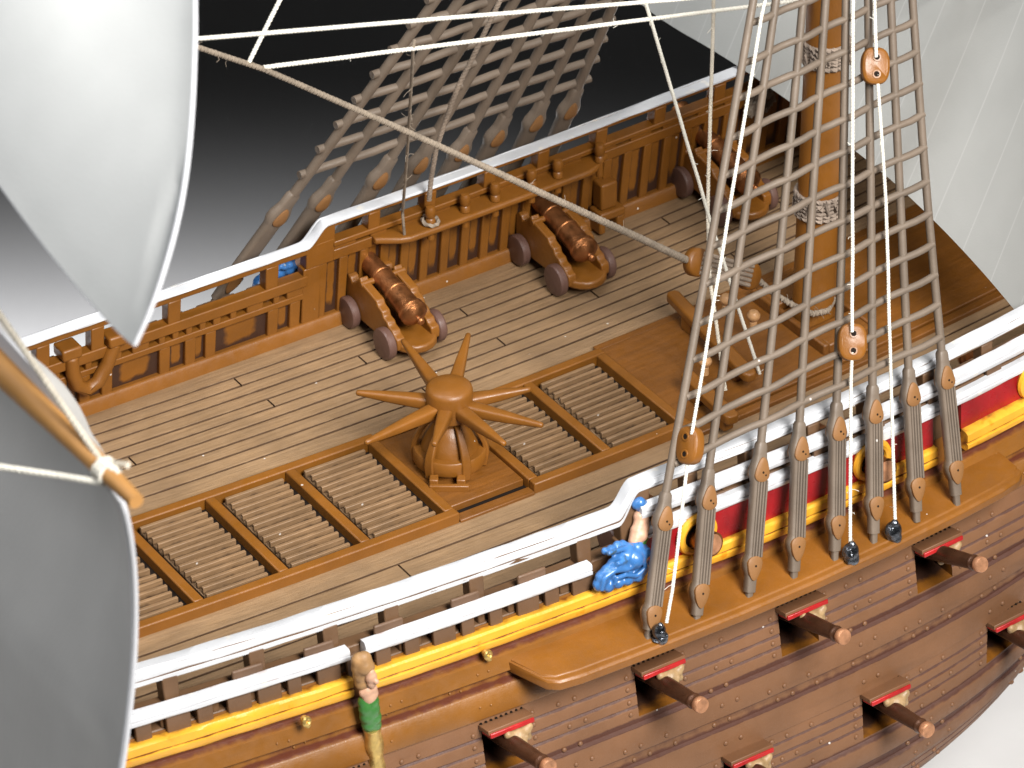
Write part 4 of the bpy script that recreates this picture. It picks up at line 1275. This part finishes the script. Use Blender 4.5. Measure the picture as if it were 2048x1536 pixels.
# yard with the lower sail bent to it
ytip = OX(273, 1003, XS); 
yd = Vector((0, 1, 0))
yard = thing('yard', ytip, 'blurred ochre yard crossing the lower left corner above the dark sail', 'yard')
mb = MB(); Ly = 8.6; mb.tube([ytip + Vector((0, Ly * t, 0)) for t in [k / 24 for k in range(25)]], lambda t: .062 + .085 * min(1, t * 2.6) + .03 * math.sin(PI * t), 16)
mb.build('spar', M['ochre_light'] if 'ochre_light' in M else M['ochre'], yard, smooth=60)
mb = MB()
for k in range(3): mb.ring(ytip + Vector((0, .42 + .05 * k, 0)), (0, 1, .1 * (k - 1)), .085, .022, 20, 7, 0, 0, 2 * PI, .2, 30)
mb.build('lashing', M['ropewhite'], yard)

edge = smoothpoly([OX(215, 968, XS), OX(240, 988, XS + .05), OX(258, 1060, XS + .2), OX(268, 1170, XS + .35), OX(265, 1320, XS + .4), OX(253, 1440, XS + .35), OX(236, 1560, XS + .3), OX(205, 1720, XS + .2), OX(165, 1900, XS + .1), OX(110, 2120, XS)])
e0_ = edge[0]


def ll(s, t):
    p = poly(edge, t) + Vector((0, s * 7.2, 0))
    return p + Vector((.85 * math.sin(min(1, s * 2.5) * PI / 2) * math.sin(PI * min(1, t * 2.2)) + .02 * math.sin(s * 40 + t * 3), 0, 0))


s2 = thing('lower_sail', e0_, 'dark shaded lower sail with a white edge at the lower left', 'sail')
sailgrid(ll, 40, 40, 'sail_cloth', M['sail_fine'], s2)
mb = MB(); mb.tube([ll(0, t / 40) for t in range(41)], .030, 8); mb.build('leech_rim_light', M['sail_rim'], s2)  # pale tube puts the bright rim light into the sail edge colour
mb = MB()
pa = [ytip + Vector((.05, .55 + 6 * k / 20, .12 + .09 * min(1, k / 6))) for k in range(21)]
rings = [[p + Vector((dx, 0, dz)) for dx, dz in ((-.03, -.14), (.03, -.14), (.05 * min(1, k / 4), -.12 + .15 * min(1, k / 4)), (-.01, -.11 + (.16 + .004 * k) * min(1, k / 4)))] for k, p in enumerate(pa)]
mb.loft(rings); mb.build('sail_head', M['sail_rim'], s2, smooth=60)
rope([ytip + Vector((.1, .30, .12)), OX(205, 925, XS), OX(0, 630, XS), OX(-60, 545, XS)], .028, M['ropecream'] if 'ropecream' in M else M['ropewhite'], 'blurred cream line running along above the yard', fuzz=0)
rope([ytip + Vector((-.05, .40, -.05)), OX(110, 950, XS - .3), OX(0, 933, XS - .6), OX(-90, 918, XS - .8)], .026, M['ropewhite'], 'blurred white line crossing in front of the dark lower sail', fuzz=0)
mb = MB(); mb.ball(ytip + Vector((.02, .40, .075)), .035, 12, 0, (1.2, 1.6, .6)); mb.ball(ytip + Vector((.02, .33, .07)), .022, 10)
tag(mb.build('rope_hitch', M['ropewhite'], origin=ytip), 'small white rope hitch lashed at the end of the ochre yard', 'rope')

# big sail forward of the mast
ff = smoothpoly([(6.1, 5.6, 1.85), OX(1300, 28, 6.1), OX(1480, 130, 6.05), OX(1740, 320, 6.0), OX(1860, 430, 5.95), OX(1960, 535, 5.85), OX(2048, 640, 5.7), OX(2090, 690, 5.62)], 2)
c0 = Vector(ff[0])


def rs(s, t):
    p = poly(ff, s); h = t * 9.5
    return p + Vector((1.6 * math.sin(min(1., t * 1.15) * PI * .62) * (.55 + .45 * math.sin(PI * (.12 + .80 * s))) * 1.35, 0, h))


s3 = thing('main_sail', (6.0, 0, 1.8), 'large pale grey sail filling the upper right behind the mast', 'sail')
sailgrid(rs, 60, 50, 'sail_cloth', M['sail_main'] if 'sail_main' in M else M['sail'], s3, .03)

# ------------------------------------------------------------------ light
def area(name, loc, to, sx, sy, power, spread=180, col=(1, 1, 1)):
    l = bpy.data.lights.new(name, 'AREA'); l.shape = 'RECTANGLE'; l.size = sx; l.size_y = sy; l.energy = power; l.color = col; l.spread = math.radians(spread)
    o = bpy.data.objects.new(name, l); COL.objects.link(o); o.location = loc
    o.rotation_euler = (Vector(to) - Vector(loc)).to_track_quat('-Z', 'Y').to_euler(); return o


area('key_softbox', -HZ * 23 + RT * 14 + ZZ * 25, (.5, -.5, 0), 13, 13, 4900, 70, (1, .975, .94))
area('top_softbox', RT * -4 + ZZ * 38 - HZ * 2, (0, 0, 0), 15, 15, 1250, 80)
area('left_fill', -RT * 24 - HZ * 12 + ZZ * 33, (-2, -2, 2), 16, 16, 1100, 70, (.95, .97, 1))
bz = -69.
area('added_backdrop_light', HZ * (WD - 15) + ZZ * (bz - 20), HZ * WD + ZZ * (bz - 20), 300, 40, 850000, 102)  # added unseen lamp that shapes the backdrop's dark-to-bright gradient
w = bpy.data.worlds.new('World'); SC.world = w; w.use_nodes = True
w.node_tree.nodes['Background'].inputs[0].default_value = (.9, .95, 1, 1); w.node_tree.nodes['Background'].inputs[1].default_value = .012

# ------------------------------------------------------------------ camera and output
cam = bpy.data.cameras.new('Camera'); co = bpy.data.objects.new('Camera', cam); COL.objects.link(co)
co.matrix_world = Matrix(((RT.x, UP.x, -FW.x, CAM.x), (RT.y, UP.y, -FW.y, CAM.y), (RT.z, UP.z, -FW.z, CAM.z), (0, 0, 0, 1)))
cam.sensor_width = 36; cam.sensor_fit = 'HORIZONTAL'; cam.lens = FPX / 2048 * 36
cam.clip_start = .5; cam.clip_end = 1000
cam.dof.use_dof = True; cam.dof.focus_distance = 43.5; cam.dof.aperture_fstop = 1.2
SC.camera = co
SC.render.engine = 'CYCLES'
SC.cycles.use_denoising = True
SC.cycles.max_bounces = 6
SC.view_settings.view_transform = 'Standard'; SC.view_settings.look = 'None'
SC.view_settings.exposure = 0; SC.view_settings.gamma = 1
SC.render.resolution_x = 1024; SC.render.resolution_y = 768
